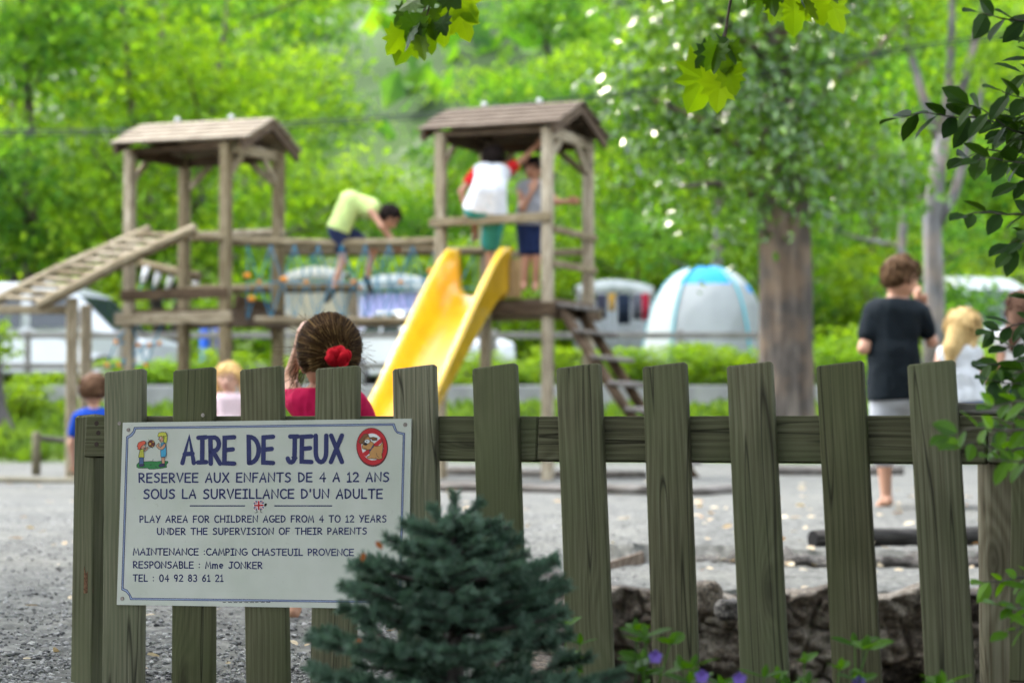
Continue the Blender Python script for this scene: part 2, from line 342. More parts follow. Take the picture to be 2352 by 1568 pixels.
far = YY > 110; ZZ = ZZ + far * (6 * np.sin(XX * 0.05 + 1) + 5 * np.sin(YY * 0.06 + XX * 0.02))
Vg = np.stack([XX, YY, ZZ], -1).reshape(-1, 3); ny, nx = XX.shape
ii = (np.arange(ny - 1)[:, None] * nx + np.arange(nx - 1)).ravel(); Fg = np.stack([ii, ii + 1, ii + nx + 1, ii + nx], 1)
def groundmat():
    m, nt, b = newmat('gravel_and_grass'); ge = nd(nt, 'ShaderNodeNewGeometry'); pos = ge.outputs['Position']; sp = nd(nt, 'ShaderNodeSeparateXYZ', Vector=pos)
    v = nd(nt, 'ShaderNodeTexVoronoi', Vector=pos, Scale=70.0); v2 = nd(nt, 'ShaderNodeTexVoronoi', Vector=pos, Scale=26.0)
    n = nd(nt, 'ShaderNodeTexNoise', Vector=pos, Scale=1.3, Detail=5.0); n3 = nd(nt, 'ShaderNodeTexNoise', Vector=pos, Scale=16.0, Detail=5.0)
    st = nd(nt, 'ShaderNodeSeparateColor', Color=v.outputs['Color']); st2 = nd(nt, 'ShaderNodeSeparateColor', Color=v2.outputs['Color'])
    f = nd(nt, 'ShaderNodeMath', {'operation': 'MULTIPLY_ADD'}, i0=st2.outputs[0], i1=0.45, i2=nd(nt, 'ShaderNodeMath', {'operation': 'MULTIPLY'}, i0=st.outputs[0], i1=0.55))
    gr = ramp(nt, f, [(0.1, (0.035, 0.036, 0.037)), (0.5, (0.145, 0.146, 0.130)), (0.9, (0.38, 0.378, 0.34))]).outputs[0]
    gr = mix(nt, 0.6, gr, ramp(nt, n3.outputs[0], [(0.3, (0.066, 0.067, 0.058)), (0.7, (0.235, 0.233, 0.205))]))
    gr = mix(nt, nd(nt, 'ShaderNodeMapRange', Value=n.outputs[0], i1=0.45, i2=0.7, i3=0.0, i4=0.5), gr, (0.24, 0.235, 0.195))
    soil = ramp(nt, n3.outputs[0], [(0.3, (0.05, 0.037, 0.025)), (0.7, (0.15, 0.12, 0.085))]).outputs[0]
    low = nd(nt, 'ShaderNodeMapRange', Value=sp.outputs[2], i1=-0.16, i2=-0.10, i3=1.0, i4=0.0); gr = mix(nt, low, gr, soil)
    grass = ramp(nt, n3.outputs[0], [(0.3, (0.05, 0.10, 0.012)), (0.55, (0.10, 0.17, 0.02)), (0.75, (0.2, 0.22, 0.06))]).outputs[0]
    yn = nd(nt, 'ShaderNodeMath', {'operation': 'MULTIPLY_ADD'}, i0=n.outputs[0], i1=2.0, i2=sp.outputs[1])
    gr = mix(nt, nd(nt, 'ShaderNodeMapRange', Value=yn, i1=27.6, i2=28.6, i3=0, i4=1), gr, grass)
    cl = nd(nt, 'ShaderNodeTexNoise', Vector=pos, Scale=0.045, Detail=6.0, Roughness=0.6)
    hill = ramp(nt, cl.outputs[0], [(0.40, (0.05, 0.085, 0.03)), (0.56, (0.10, 0.15, 0.06)), (0.62, (0.42, 0.4, 0.36))]).outputs[0]
    gr = mix(nt, nd(nt, 'ShaderNodeMapRange', Value=sp.outputs[1], i1=105.0, i2=118.0, i3=0, i4=1), gr, hill)
    nt.links.new(gr, b.inputs['Base Color']); b.inputs['Roughness'].default_value = 0.95; b.inputs['Specular IOR Level'].default_value = 0.15
    nt.links.new(nd(nt, 'ShaderNodeBump', Strength=0.9, Distance=0.012, Height=f).outputs[0], b.inputs['Normal']); return m
tag(mk('ground', Vg, Fg, groundmat(), smooth=True), kind='structure')
# loose pebbles and fallen leaves on the gravel
def stone_template(rng, n=1):
    m = MB(); m.ball((0, 0, 0), 1.0, nu=6, nv=4); V = np.concatenate(m.V); V = V * (1 + rng.normal(size=(len(V), 1)) * 0.2); return V, m.F
rng = np.random.default_rng(11)
Vs, Fs, nn_ = [], [], 0
tvs = [stone_template(rng) for _ in range(4)]
px = rng.uniform(-60, 1500, 15000); py = 1590 - 430 * rng.uniform(0, 1, 15000) ** 1.9
for a, b_ in zip(px, py):
    g = G(a, b_)
    z = float(hgt(g[0], g[1]))
    if z < -0.2 or g[1] < 4.6: continue
    tv, tf = tvs[rng.integers(4)]; s = (0.0022 + 0.0055 * rng.uniform() ** 2.2) * V3(rng.uniform(0.7, 1.5), rng.uniform(0.7, 1.4), 0.7)
    an = rng.uniform(0, 6.28); c, d = math.cos(an), math.sin(an); q = tv * s
    Vs.append(np.stack([q[:, 0] * c - q[:, 1] * d + g[0], q[:, 0] * d + q[:, 1] * c + g[1], q[:, 2] + z + 0.002], 1)); Fs += [[i + nn_ for i in f] for f in tf]; nn_ += len(tv)
PEB, nt_, b_ = newmat('pebble'); ge = nd(nt_, 'ShaderNodeNewGeometry')
nt_.links.new(ramp(nt_, ge.outputs['Random Per Island'], [(0.0, (0.07, 0.07, 0.068)), (0.5, (0.24, 0.24, 0.23)), (1.0, (0.52, 0.51, 0.49))]).outputs[0], b_.inputs['Base Color']); b_.inputs['Roughness'].default_value = 0.9
tag(mk('loose_gravel', np.concatenate(Vs), Fs, PEB, smooth=False), 'loose grey pebbles strewn over the playground gravel', 'gravel', kind='stuff')
px = np.concatenate([rng.uniform(0, 2400, 260), rng.uniform(1600, 2250, 90)]); py = np.concatenate([1110 + 460 * rng.uniform(0, 1, 260) ** 1.2, rng.uniform(1130, 1280, 90)])
g = np.array([G(a, b) for a, b in zip(px, py)]); g[:, 2] = hgt(g[:, 0], g[:, 1]) + 0.014; g = g[g[:, 1] > 4.7]
V, F = scatter(OVAL[0], OVAL[1], g, rng.normal(size=g.shape) * V3(1, 1, 0.1), rng.normal(size=g.shape) * 0.3 + V3(0, 0, 1), rng.uniform(0.025, 0.07, len(g)) * np.clip(g[:, 1] / 10, 0.6, 1.6))
tag(mk('fallen_leaves', V, F, DRY), 'dry tan leaves scattered over the grey gravel', 'fallen leaves', kind='stuff')
# grass and weeds on the bank behind the playground
rng = np.random.default_rng(5)
n = 9000; x = rng.uniform(-9, 9, n); y = rng.uniform(27.2, 33.2, n); 
pos = np.stack([x, y, hgt(x, y)], 1); V, F = scatter(CARD[0], CARD[1], pos, rng.normal(size=(n, 3)) * 0.5 + V3(0, 0, 1), rng.normal(size=(n, 3)), rng.uniform(0.10, 0.34, n))
tag(mk('bank_grass', V, F, LGRASS), 'bright green grass and weeds on the bank behind the playground', 'grass', kind='stuff')
# far wooded hillside
n = 16000; x = rng.uniform(-75, 75, n); y = rng.uniform(112, 330, n); clump = np.sin(x * 0.3) * np.sin(y * 0.21) + rng.normal(size=n) * 0.5; ok = clump > -0.35; x, y = x[ok], y[ok]; n = len(x)
gap = (np.abs(x / y - (820 - CX) / FPX) < 0.018) & (rng.uniform(0, 1, n) < 0.75)
x, y = x[~gap], y[~gap]; n = len(x)
zf = hgt(x, y) + 6 * np.sin(x * 0.05 + 1) + 5 * np.sin(y * 0.06 + x * 0.02) + rng.uniform(0.2, 4, n)
V, F = scatter(CARD[0], CARD[1], np.stack([x, y, zf], 1), rng.normal(size=(n, 3)), rng.normal(size=(n, 3)) + V3(0, -0.6, 0.8), rng.uniform(1.5, 3.6, n))
tag(mk('hillside_forest', V, F, LB), 'far green woodland covering the hillside at the top of the picture', 'forest', kind='stuff')

# ------------------------------------------------------------------ FENCE
LP, RP = P(245, 957, 4.63), P(2090, 957, 3.96)
FA = nrm((RP - LP) * V3(1, 1, 0)); FAWAY = V3(-FA[1], FA[0], 0); LEAN = R(6)
FU = V3(0, 0, 1) * math.cos(LEAN) + FAWAY * math.sin(LEAN); FN = np.cross(FA, FU); FN = FN if FN[1] < 0 else -FN   # FN faces the camera
def fp(px, py, off=0.0):                              # picture reading -> the leaning plane of the fence, `off` metres towards the camera
    d = ray(px, py); o = LP + FN * off; return CAM + d * (((o - CAM) @ FN) / (d @ FN))
fence = thing('picket_fence', 'weathered green wooden picket fence carrying the white sign', 'fence', (LP[0], LP[1], -0.02))
PT = 0.021
pk = [(245, 333, 851, 849, 239, 329), (402, 493, 848, 845, 398, 492), (555, 649, 845, 843, 569, 664), (729, 826, 845, 840, 716, 815),
      (905, 1001, 845, 838, 918, 1017), (1088, 1187, 843, 836, 1108, 1211), (1280, 1379, 842, 836, 1305, 1411), (1478, 1577, 840, 833, 1502, 1606),
      (1671, 1774, 838, 832, 1702, 1813), (1876, 1983, 838, 830, 1914, 2025), (2085, 2193, 835, 828, 2126, 2240)]
for i, (a, b, ta, tb, c, d) in enumerate(pk):
    top = fp((a + b) / 2, (ta + tb) / 2 + 1); bot = fp((c + d) / 2, 1568); dn = nrm(bot - top); bot = bot + dn * (0.14 if i < 4 else 0.3)
    wt = np.linalg.norm(fp(a, ta) - fp(b, tb)); wb = np.linalg.norm(fp(c, 1568) - fp(d, 1568))
    m = MB(100 + i); m.bar(bot, top, wb, PT, fp(b, tb) - fp(a, ta), 0.0042, w1=wt, bow=0.0015, segs=3)
    V = m.V[0]; sl_ = fp(b, tb)[2] - fp(a, ta)[2]      # each top is sawn a little off square
    k = (V - top) @ nrm(fp(b, tb) - fp(a, ta)); e = np.linalg.norm(V - bot, axis=1) > np.linalg.norm(top - bot) - 0.02
    V[e, 2] += k[e] / wt * sl_ * 0.6
    p = m.build('picket', FENCE, fence, smooth=False)
    for f in p.data.polygons: f.use_smooth = len(f.vertices) == 4
    for (sx, sy) in ([((a * 0.62 + b * 0.38), 985), ((a * 0.35 + b * 0.65), 1035)] if i > 4 else [((a + 0.33 * (b - a)), 972)] if i in (0,) else [((a + 0.7 * (b - a)), 953)] if i == 1 else []):
        s = MB(); c0 = fp(sx, sy, PT / 2); s.tube([c0 - FN * 0.004, c0 + FN * 0.0006], 0.0042, 10); 
        if i < 2: s.build('screw', STEEL, p)
# top rail behind the pickets, running from the left post to the right one
ro = -(PT / 2 + 0.017)
m = MB(3); m.bar(fp(204, 1003, ro), fp(1240, 1008, ro), np.linalg.norm(fp(1100, 958, ro) - fp(1100, 1059, ro)), 0.032, FU, 0.003, segs=3)
m.bar(fp(1241, 1008, ro), fp(2268, 1010, ro), np.linalg.norm(fp(1800, 957, ro) - fp(1800, 1063, ro)), 0.032, FU, 0.003, segs=3)
rail = m.build('rail', FENCE, fence)
for sx, sy in ((222, 972), (226, 994), (222, 1020), (2192, 1001), (2240, 1042)):
    c0 = fp(sx, sy, ro + 0.016); s = MB(); s.tube([c0 - FN * 0.004, c0 + FN * 0.0008], 0.0055, 10); s.build('screw', RUST, rail)
m = MB(5); m.bar(fp(2272, 1010, ro - 0.004), fp(2480, 1014, ro - 0.004), 0.084, 0.032, FU, 0.003); r2 = m.build('rail', FENCE, fence)
c0 = fp(2300, 1041, ro + 0.012); s = MB(); s.tube([c0 - FN * 0.004, c0 + FN * 0.0008], 0.006, 10); s.build('screw', RUST, r2)
m = MB(6); m.bar(fp(2378, 1568, -0.005), fp(2383, 826, -0.005), 0.088, PT, FA, 0.004); m.build('picket', FENCE, fence)
m = MB(7); po = ro - 0.052; cb = fp(210, 1568, po); ct = fp(219, 955, po); m.bar(cb + nrm(cb - ct) * 0.12, ct, 0.062, 0.068, FA + 0.15 * FN, 0.006, segs=3)
post = m.build('post', FENCE, fence)
# the torn splinter low on the left post
m = MB(8); q0, q1 = fp(203, 1368, po + 0.0345), fp(206, 1316, po + 0.0345)
m.prism([fp(192, 1362, po + 0.036), fp(214, 1360, po + 0.036), fp(213, 1325, po + 0.036), fp(205, 1330, po + 0.036), fp(203, 1308, po + 0.036), fp(197, 1318, po + 0.036), fp(193, 1300, po + 0.036)], -FN * 0.003)
m.build('splinter', wood('torn_wood', (0.06, 0.025, 0.012), (0.16, 0.075, 0.035), (0.25, 0.14, 0.07), 60, 0.7), post)
m = MB(9); ct = fp(2296, 952, po - 0.01); cb = fp(2304, 1568, po - 0.01); m.tube([cb + nrm(cb - ct) * 0.4, cb, ct], 0.041, 18)
o = m.build('post', PALEW, fence, smooth=False); tag(o, 'pale round stake')
for f in o.data.polygons: f.use_smooth = len(f.vertices) == 4
m = MB(10); m.bar(fp(2188, 944, po), fp(2420, 944, po), 0.022, 0.09, FU, 0.004); tag(m.build('cap_board', GREYW, fence), 'grey weathered board lying on the post top')

# ------------------------------------------------------------------ SIGN
SO = PT / 2 + 0.0042                                  # front face of the sheet
sign = thing('information_sign', 'white playground rules sign with navy comic lettering screwed to the fence', 'sign', tuple(fp(610, 1395, SO)))
NAVY = flat('navy_print', (0.018, 0.026, 0.125), 0.5, 0.3, 0.12, 60); PALEB = flat('pale_blue_print', (0.34, 0.42, 0.62), 0.5, 0.3, 0.04)
def paint(n, c): return flat(n, c, 0.45, 0.3, 0.06, 60)
m_, nt_, b_ = newmat('white_sign_sheet'); tc_ = nd(nt_, 'ShaderNodeTexCoord')
nz_ = nd(nt_, 'ShaderNodeTexNoise', Vector=tc_.outputs['Object'], Scale=9.0, Detail=6.0); nz2 = nd(nt_, 'ShaderNodeTexNoise', Vector=tc_.outputs['Object'], Scale=140.0, Detail=2.0)
c_ = ramp(nt_, nz_.outputs[0], [(0.3, (0.50, 0.535, 0.455)), (0.7, (0.585, 0.605, 0.54))]).outputs[0]
c_ = mix(nt_, nd(nt_, 'ShaderNodeMapRange', Value=nz2.outputs[0], i1=0.70, i2=0.76, i3=0, i4=0.25), c_, (0.35, 0.33, 0.27))
nt_.links.new(c_, b_.inputs['Base Color']); b_.inputs['Roughness'].default_value = 0.4; WHITE = m_
crn = [(282, 970), (945, 961), (936.5, 1398), (268, 1388)]
m = MB(); m.prism([fp(x, y, SO) for x, y in crn], -FN * 0.0035); panel = m.build('panel', WHITE, sign)
def flatpoly(m, pts, lay, mi=0): m.add([fp(x, y, SO + 0.00025 * lay) for x, y in pts], [list(range(len(pts)))], mi)
def stroke(m, pts, wpx, lay, mi=0, closed=False):
    """a round-ended brush stroke in the plane of the sign"""
    pts = [np.array(p, float) for p in pts]; n = len(pts); r = wpx / 2; Lf, Rt = [], []
    for i in range(n):
        if closed: t = nrm(pts[(i + 1) % n] - pts[i - 1]); k = 1
        else:
            t0 = nrm(pts[i] - pts[i - 1]) if i else nrm(pts[1] - pts[0]); t1 = nrm(pts[i + 1] - pts[i]) if i < n - 1 else t0
            t = nrm(t0 + t1); k = min(1.5, 1 / max(0.35, t @ t0))
        nn = np.array([-t[1], t[0]]) * r * k; Lf.append(pts[i] + nn); Rt.append(pts[i] - nn)
    if closed:
        V = Lf + Rt; F = [[i, (i + 1) % n, n + (i + 1) % n, n + i] for i in range(n)]
    else:
        def capp(c, t, sgn):
            nn = np.array([-t[1], t[0]]); return [c + r * (nn * math.cos(a) * sgn + t * sgn * math.sin(a)) for a in np.linspace(0, math.pi, 7)[1:-1]]
        t1 = nrm(pts[-1] - pts[-2]); t0 = nrm(pts[1] - pts[0]); V = Lf + Rt; F = [[i, i + 1, n + i + 1, n + i] for i in range(n - 1)]
        a = len(V); V = V + capp(pts[-1], t1, 1); F.append([n - 1] + list(range(a, a + 5)) + [2 * n - 1])
        a = len(V); V = V + capp(pts[0], t0, -1); F.append([n] + list(range(a, a + 5)) + [0])
    m.add([fp(x, y, SO + 0.00025 * lay) for x, y in V], F, mi)
def arc(cx, cy, rx, ry, a0, a1, n=9): return [(cx + rx * math.cos(R(a)), cy + ry * math.sin(R(a))) for a in np.linspace(a0, a1, n)]
# capitals one unit high, drawn as brush strokes (hand-lettered look): glyph -> (width, strokes)
GL = {
 'A': (.74, [[(0, 0), (.42, 1), (.70, 0)], [(.14, .34), (.62, .36)]]), 'B': (.62, [[(.08, 0), (.06, 1), (.35, .97)] + arc(.33, .75, .2, .22, 80, -80, 6) + [(.1, .52)] + arc(.33, .26, .25, .26, 80, -85, 7) + [(.08, 0)]]),
 'C': (.68, [arc(.42, .49, .4, .51, 48, 312, 12)]), 'D': (.70, [[(.06, 0), (.04, .98)] + arc(.10, .49, .56, .49, 80, -82, 10) + [(.06, 0)]]),
 'E': (.62, [[(.62, .98), (.04, .96), (.02, .02), (.62, 0)], [(.04, .50), (.54, .53)]]), 'F': (.58, [[(.60, .98), (.06, .96), (.04, 0)], [(.06, .50), (.5, .52)]]),
 'G': (.76, [arc(.44, .5, .42, .5, 55, 330, 12) + [(.80, .42), (.48, .42)]]), 'H': (.74, [[(.04, 1), (.04, 0)], [(.72, 1), (.70, 0)], [(.04, .5), (.71, .52)]]),
 'I': (.50, [[(.02, .97), (.5, .99)], [(.27, .98), (.25, .02)], [(0, .01), (.5, .02)]]), 'J': (.66, [[(.2, .98), (.68, .98)], [(.48, .98), (.46, .2)] + arc(.25, .2, .21, .2, 0, -165, 7)]),
 'K': (.66, [[(.05, 1), (.05, 0)], [(.58, .95), (.07, .42), (.64, .02)]]), 'L': (.56, [[(.05, 1), (.04, .03), (.56, .02)]]), 'M': (.86, [[(.02, 0), (.16, 1), (.43, .22), (.70, 1), (.85, 0)]]),
 'N': (.76, [[(.04, 0), (.05, .98), (.70, .04), (.74, 1)]]), 'O': (.82, [arc(.42, .5, .41, .5, 95, 455, 16)]), 'P': (.58, [[(.06, 0), (.04, .97)] + arc(.24, .71, .31, .27, 80, -90, 8) + [(.06, .42)]]),
 'R': (.66, [[(.06, 0), (.04, .97)] + arc(.26, .73, .31, .25, 80, -90, 8) + [(.07, .45)], [(.2, .46), (.64, 0)]]),
 'S': (.64, [[(.60, .88), (.44, .98), (.22, .95), (.08, .80), (.14, .62), (.36, .53), (.54, .42), (.60, .25), (.50, .08), (.28, .0), (.04, .08)]]),
 'T': (.72, [[(.0, .97), (.74, .99)], [(.38, .98), (.35, 0)]]), 'U': (.74, [[(.05, 1), (.05, .38)] + arc(.37, .36, .32, .36, 180, 360, 9) + [(.70, 1)]]), 'V': (.70, [[(.02, 1), (.34, 0), (.70, 1)]]),
 'X': (.72, [[(.04, 1), (.70, 0)], [(.70, 1), (.02, 0)]]), 'Y': (.68, [[(.02, 1), (.34, .5)], [(.68, 1), (.22, 0)]]), "'": (.24, [[(.10, 1), (.09, .74)]]), ':': (.22, [[(.1, .64), (.1, .62)], [(.1, .12), (.1, .10)]]), ' ': (.42, []),
 '0': (.66, [arc(.33, .5, .31, .5, 90, 450, 14)]), '1': (.42, [[(.06, .8), (.24, 1), (.24, .02)], [(.02, .0), (.44, .0)]]), '2': (.62, [arc(.3, .73, .27, .26, 160, -25, 8) + [(.04, .02), (.62, .02)]]),
 '3': (.60, [arc(.28, .74, .25, .25, 140, -80, 8) + arc(.28, .25, .28, .26, 75, -150, 9)]), '4': (.66, [[(.48, 0), (.50, 1), (.03, .34), (.66, .35)]]), '6': (.62, [[(.48, .98), (.18, .68), (.05, .36)] + arc(.31, .28, .26, .28, 180, 510, 12)]),
 '8': (.62, [arc(.31, .75, .22, .24, -90, 270, 12), arc(.31, .26, .27, .26, 90, 450, 12)]), '9': (.60, [arc(.29, .70, .25, .28, 20, 350, 12) + [(.54, .95), (.5, .45), (.36, 0)]]),
 'm': (.86, [[(.04, .66), (.06, 0)], [(.06, .42)] + arc(.26, .44, .17, .2, 150, 0, 6) + [(.43, 0)], [(.43, .42)] + arc(.62, .44, .17, .2, 150, 0, 6) + [(.80, 0)]]),
 'e': (.62, [[(.06, .34), (.54, .38)] + arc(.31, .35, .25, .31, 8, 305, 10)])}
def text(s, x0, y0, x1, y1, h0, h1, wt, par, gap=.20, mat=NAVY, name='lettering'):
    """baseline from (x0,y0) to (x1,y1), cap height h0..h1, all in picture reading px on the sign"""
    tot = sum(GL[c][0] + gap for c in s) - gap; k = (x1 - x0) / tot; m = MB(); u = 0; rg = random.Random(hash(s) % 1000 if False else len(s) * 7); lay = 0
    for c in s:
        wd, st = GL[c]; ji = rg.uniform(-.025, .025)
        for pl in st:
            pts = []
            for (a, b) in pl:
                t = (u + a) * k / (x1 - x0); h = h0 + (h1 - h0) * t
                pts.append((x0 + (u + a) * k + b * h * 0.0, y0 + (y1 - y0) * t - (b + ji * (1 - b)) * h))
            stroke(m, pts, wt, 2 + (lay % 4) * 0.35); lay += 1
        u += wd + gap
    return m.build(name, mat, par)
text('AIRE DE JEUX', 419, 1063.5, 786, 1060.5, 60, 61, 10.5, panel, .22)
text('RESERVEE AUX ENFANTS DE 4 A 12 ANS', 319, 1107, 893, 1105, 20.5, 20.5, 3.7, panel, .24)
text("SOUS LA SURVEILLANCE D'UN ADULTE", 330, 1144, 878, 1143.5, 20.5, 20.5, 3.7, panel, .22)
text('PLAY AREA FOR CHILDREN AGED FROM 4 TO 12 YEARS', 321, 1199, 887, 1198, 15, 15, 2.7, panel, .26)
text('UNDER THE SUPERVISION OF THEIR PARENTS', 361, 1227, 842, 1226, 14.6, 14.6, 2.7, panel, .24)
text('MAINTENANCE :CAMPING CHASTEUIL PROVENCE', 306, 1273.5, 812, 1275, 14.8, 14.8, 2.7, panel, .2)
text('RESPONSABLE : Mme JONKER', 306, 1303.5, 602, 1305, 15, 15, 2.7, panel, .22)
text('TEL : 04 92 83 61 21', 306, 1334, 512, 1334.5, 15, 15, 2.7, panel, .26)
m = MB(); stroke(m, [(437, 1161), (562, 1161)], 2.6, 2); stroke(m, [(631, 1161), (762, 1161)], 2.6, 2)
bx = [(307, 980.5), (906, 972), (925, 993), (911, 1375), (297, 1376), (279, 1355)]
def border(ins):
    q = [(308 + ins, 980.5 + ins), (906 - ins, 972 + ins)] + [(906 - ins + 4, 984 + ins * .6), (912, 990 + ins)] + [(930 - ins, 994 + ins)] + [(921 - ins, 1366 - ins), (912, 1369 - ins), (904 - ins, 1384 - ins)]
    q += [(299 + ins, 1376.5 - ins), (296 + ins * .7, 1366 - ins * .6), (288 + ins, 1358 - ins)] + [(279 + ins, 1354 - ins), (290 + ins, 1002 + ins), (299 + ins, 997 + ins), (306 + ins * .8, 989 + ins)]
    return q
def rim(ins, wd, lay, mi):
    q = border(ins); n = len(q)
    for i in range(n): stroke(m, [q[i], q[(i + 1) % n]], wd, lay + 0.2 * (i % 3), mi)
rim(2.2, 3.6, 1, 1); rim(0.4, 1.5, 2.1, 0); rim(4.0, 1.5, 2.1, 0)
for i in range(9): stroke(m, [(512 + i * 12.5, 1382.2), (512 + i * 12.5 + (8 if i % 3 else 6), 1382.4)], 1.6, 2, 2)
m.build('border', [NAVY, PALEB, flat('fine_print', (0.05, 0.05, 0.06))], panel)
for x, y in ((295, 987), (931, 975), (281, 1374)):
    c0 = fp(x, y, SO + 0.0004); s = MB(); s.tube([c0 - FN * 0.001, c0 + FN * 0.0012], 0.0043, 12); s.build('screw', STEEL, panel)
# two children throwing a ball on a lawn
Z4 = lambda pts: [(258.4 + x * .1587, 947.5 + y * .1587) for x, y in pts]
ink = paint('ink_black', (0.015, 0.015, 0.015)); skinp = paint('skin_print', (0.62, 0.33, 0.2))
m = MB(); pm = [ink, paint('green_print', (0.02, 0.22, 0.05)), paint('red_hair_print', (0.70, 0.10, 0.05)), skinp, paint('lime_shirt_print', (0.50, 0.50, 0.05)), paint('jeans_print', (0.06, 0.12, 0.27)),
      paint('blond_print', (0.62, 0.62, 0.07)), paint('sky_blue_print', (0.05, 0.36, 0.60)), paint('shoe_print', (0.03, 0.03, 0.10)), paint('maroon_ball_print', (0.12, 0.015, 0.012)), paint('gold_star_print', (0.72, 0.42, 0.05)), paint('white_print', (0.8, 0.8, 0.8))]
def pic(pts, mi, lay, line=1.0):
    q = Z4(pts); flatpoly(m, q, lay, mi)
    if line:
        for i in range(len(q)): stroke(m, [q[i], q[(i + 1) % len(q)]], line, lay + .5 + .12 * (i % 3), 0)
pic([(350, 750), (385, 715), (470, 705), (560, 700), (640, 705), (720, 695), (800, 700), (806, 720), (780, 750), (785, 790), (700, 805), (600, 815), (530, 815), (510, 800), (380, 802), (350, 785)], 1, 1)
pic([(388, 648), (452, 645), (448, 760), (400, 765), (385, 740)], 5, 2.5); pic([(388, 762), (400, 745), (450, 742), (464, 752), (440, 775), (395, 780)], 8, 4)
pic([(400, 530), (452, 525), (462, 548), (450, 560), (458, 645), (375, 645), (388, 585)], 4, 4)
pic([(445, 548), (478, 530), (492, 500), (510, 492), (512, 510), (495, 540), (460, 560)], 3, 5.5)
pic([(405, 480), (450, 455), (470, 470), (472, 490), (478, 505), (468, 520), (450, 528), (415, 525)], 3, 5.5)
pic([(360, 470), (375, 432), (410, 415), (450, 405), (482, 415), (480, 450), (450, 462), (425, 480), (410, 510), (395, 540), (362, 525), (370, 500), (354, 490)], 2, 7)
pic([(708, 645), (756, 645), (754, 745), (715, 745)], 3, 2.5); pic([(670, 755), (700, 735), (752, 735), (756, 772), (690, 785), (670, 775)], 8, 4)
pic([(735, 300), (770, 280), (792, 320), (790, 400), (775, 440), (740, 425)], 6, 2.5)
pic([(705, 440), (745, 430), (775, 460), (778, 540), (780, 600), (765, 640), (700, 640), (695, 540)], 7, 4)
pic([(680, 350), (700, 330), (740, 330), (748, 360), (730, 415), (700, 425), (682, 405), (688, 395), (660, 380), (678, 368)], 3, 5.5)
pic([(740, 450), (772, 450), (760, 500), (720, 535), (670, 525), (635, 490), (632, 470), (668, 438), (678, 450), (665, 478), (700, 500)], 3, 7)
pic([(655, 325), (670, 290), (720, 278), (770, 285), (790, 330), (760, 340), (735, 335), (745, 370), (735, 375), (715, 335), (680, 345), (660, 350)], 6, 8.5)
pic([(563 + 50 * math.cos(t), 447 + 54 * math.sin(t)) for t in np.linspace(0, 6.28, 19)[:-1]], 9, 3)
for sx, sy, sr in ((545, 450, 22), (590, 420, 15), (580, 485, 14)): flatpoly(m, Z4([(sx + (sr if i % 2 else sr * .45) * math.cos(i * math.pi / 5), sy + (sr if i % 2 else sr * .45) * math.sin(i * math.pi / 5)) for i in range(10)]), 5, 10)
for x, y in ((462, 480), (694, 360)): flatpoly(m, Z4([(x + 9 * math.cos(t), y + 10 * math.sin(t)) for t in np.linspace(0, 6.28, 9)[:-1]]), 11, 11); flatpoly(m, Z4([(x - 1 + 4 * math.cos(t), y + 1 + 5 * math.sin(t)) for t in np.linspace(0, 6.28, 7)[:-1]]), 13, 0)
for a in ([(540, 750), (560, 755)], [(618, 778), (645, 782)], [(582, 690), (590, 672)], [(525, 388), (528, 396)], [(580, 506), (582, 514)], [(452, 508), (464, 512)], [(688, 402), (698, 400)]): stroke(m, Z4(a), 1.2, 11, 0)
m.build('children_picture', pm, panel)
# no-dogs roundel
Z5 = lambda pts: [(574.2 + x * .1709, 947.5 + y * .1709) for x, y in pts]
m = MB(); pm = [ink, paint('red_ring_print', (0.55, 0.012, 0.02)), pm[11], paint('dog_tan_print', (0.58, 0.29, 0.09)), paint('dog_brown_print', (0.22, 0.09, 0.025)), paint('dark_red_print', (0.10, 0.006, 0.01)), paint('collar_print', (0.05, 0.05, 0.16))]
def pic(pts, mi, lay, line=1.0):
    q = Z5(pts); flatpoly(m, q, lay, mi)
    if line:
        for i in range(len(q)): stroke(m, [q[i], q[(i + 1) % len(q)]], line, lay + .5 + .12 * (i % 3), 0)
def el(cx, cy, rx, ry, tl=-0.12, n=30): return [(cx + rx * math.cos(t) - ry * math.sin(t) * tl, cy + ry * math.sin(t) + rx * math.cos(t) * tl) for t in np.linspace(0, 2 * math.pi, n + 1)[:-1]]
pic(el(1642, 463, 212, 262), 5, 1, 0); pic(el(1640, 455, 200, 244), 1, 2, 0); pic(el(1645, 458, 146, 180), 2, 3, 0)
pic([(1770, 330), (1800, 375), (1555, 590), (1510, 545)], 1, 4, 0)
pic([(1640, 440), (1700, 450), (1745, 440), (1780, 400), (1770, 350), (1790, 420), (1785, 500), (1770, 560), (1778, 610), (1740, 625), (1690, 620), (1640, 615), (1580, 612), (1570, 590), (1610, 572), (1605, 520), (1610, 490)], 3, 5.2)
pic([(1540, 320), (1575, 312), (1610, 330), (1620, 380), (1665, 410), (1660, 460), (1620, 490), (1570, 500), (1510, 480), (1505, 450), (1530, 400)], 3, 6.4)
pic([(1485, 350), (1530, 290), (1575, 280), (1600, 310), (1545, 345), (1515, 415), (1480, 415), (1460, 390)], 4, 7.6); pic([(1610, 335), (1660, 325), (1710, 340), (1705, 370), (1650, 370)], 4, 7.6)
pic(el(1575, 385, 38, 30, 0, 12), 2, 8.6); flatpoly(m, Z5(el(1568, 383, 9, 9, 0, 8)), 10, 0); flatpoly(m, Z5(el(1552, 420, 25, 20, 0, 10)), 10, 0)
stroke(m, Z5([(1655, 440), (1632, 480), (1610, 515)]), 2.4, 9, 6)
for a in ([(1700, 540), (1708, 580), (1735, 600)], [(1520, 485), (1545, 475), (1570, 490)], [(1690, 600), (1690, 618)], [(1640, 600), (1642, 614)]): stroke(m, Z5(a), 0.9, 9, 0)
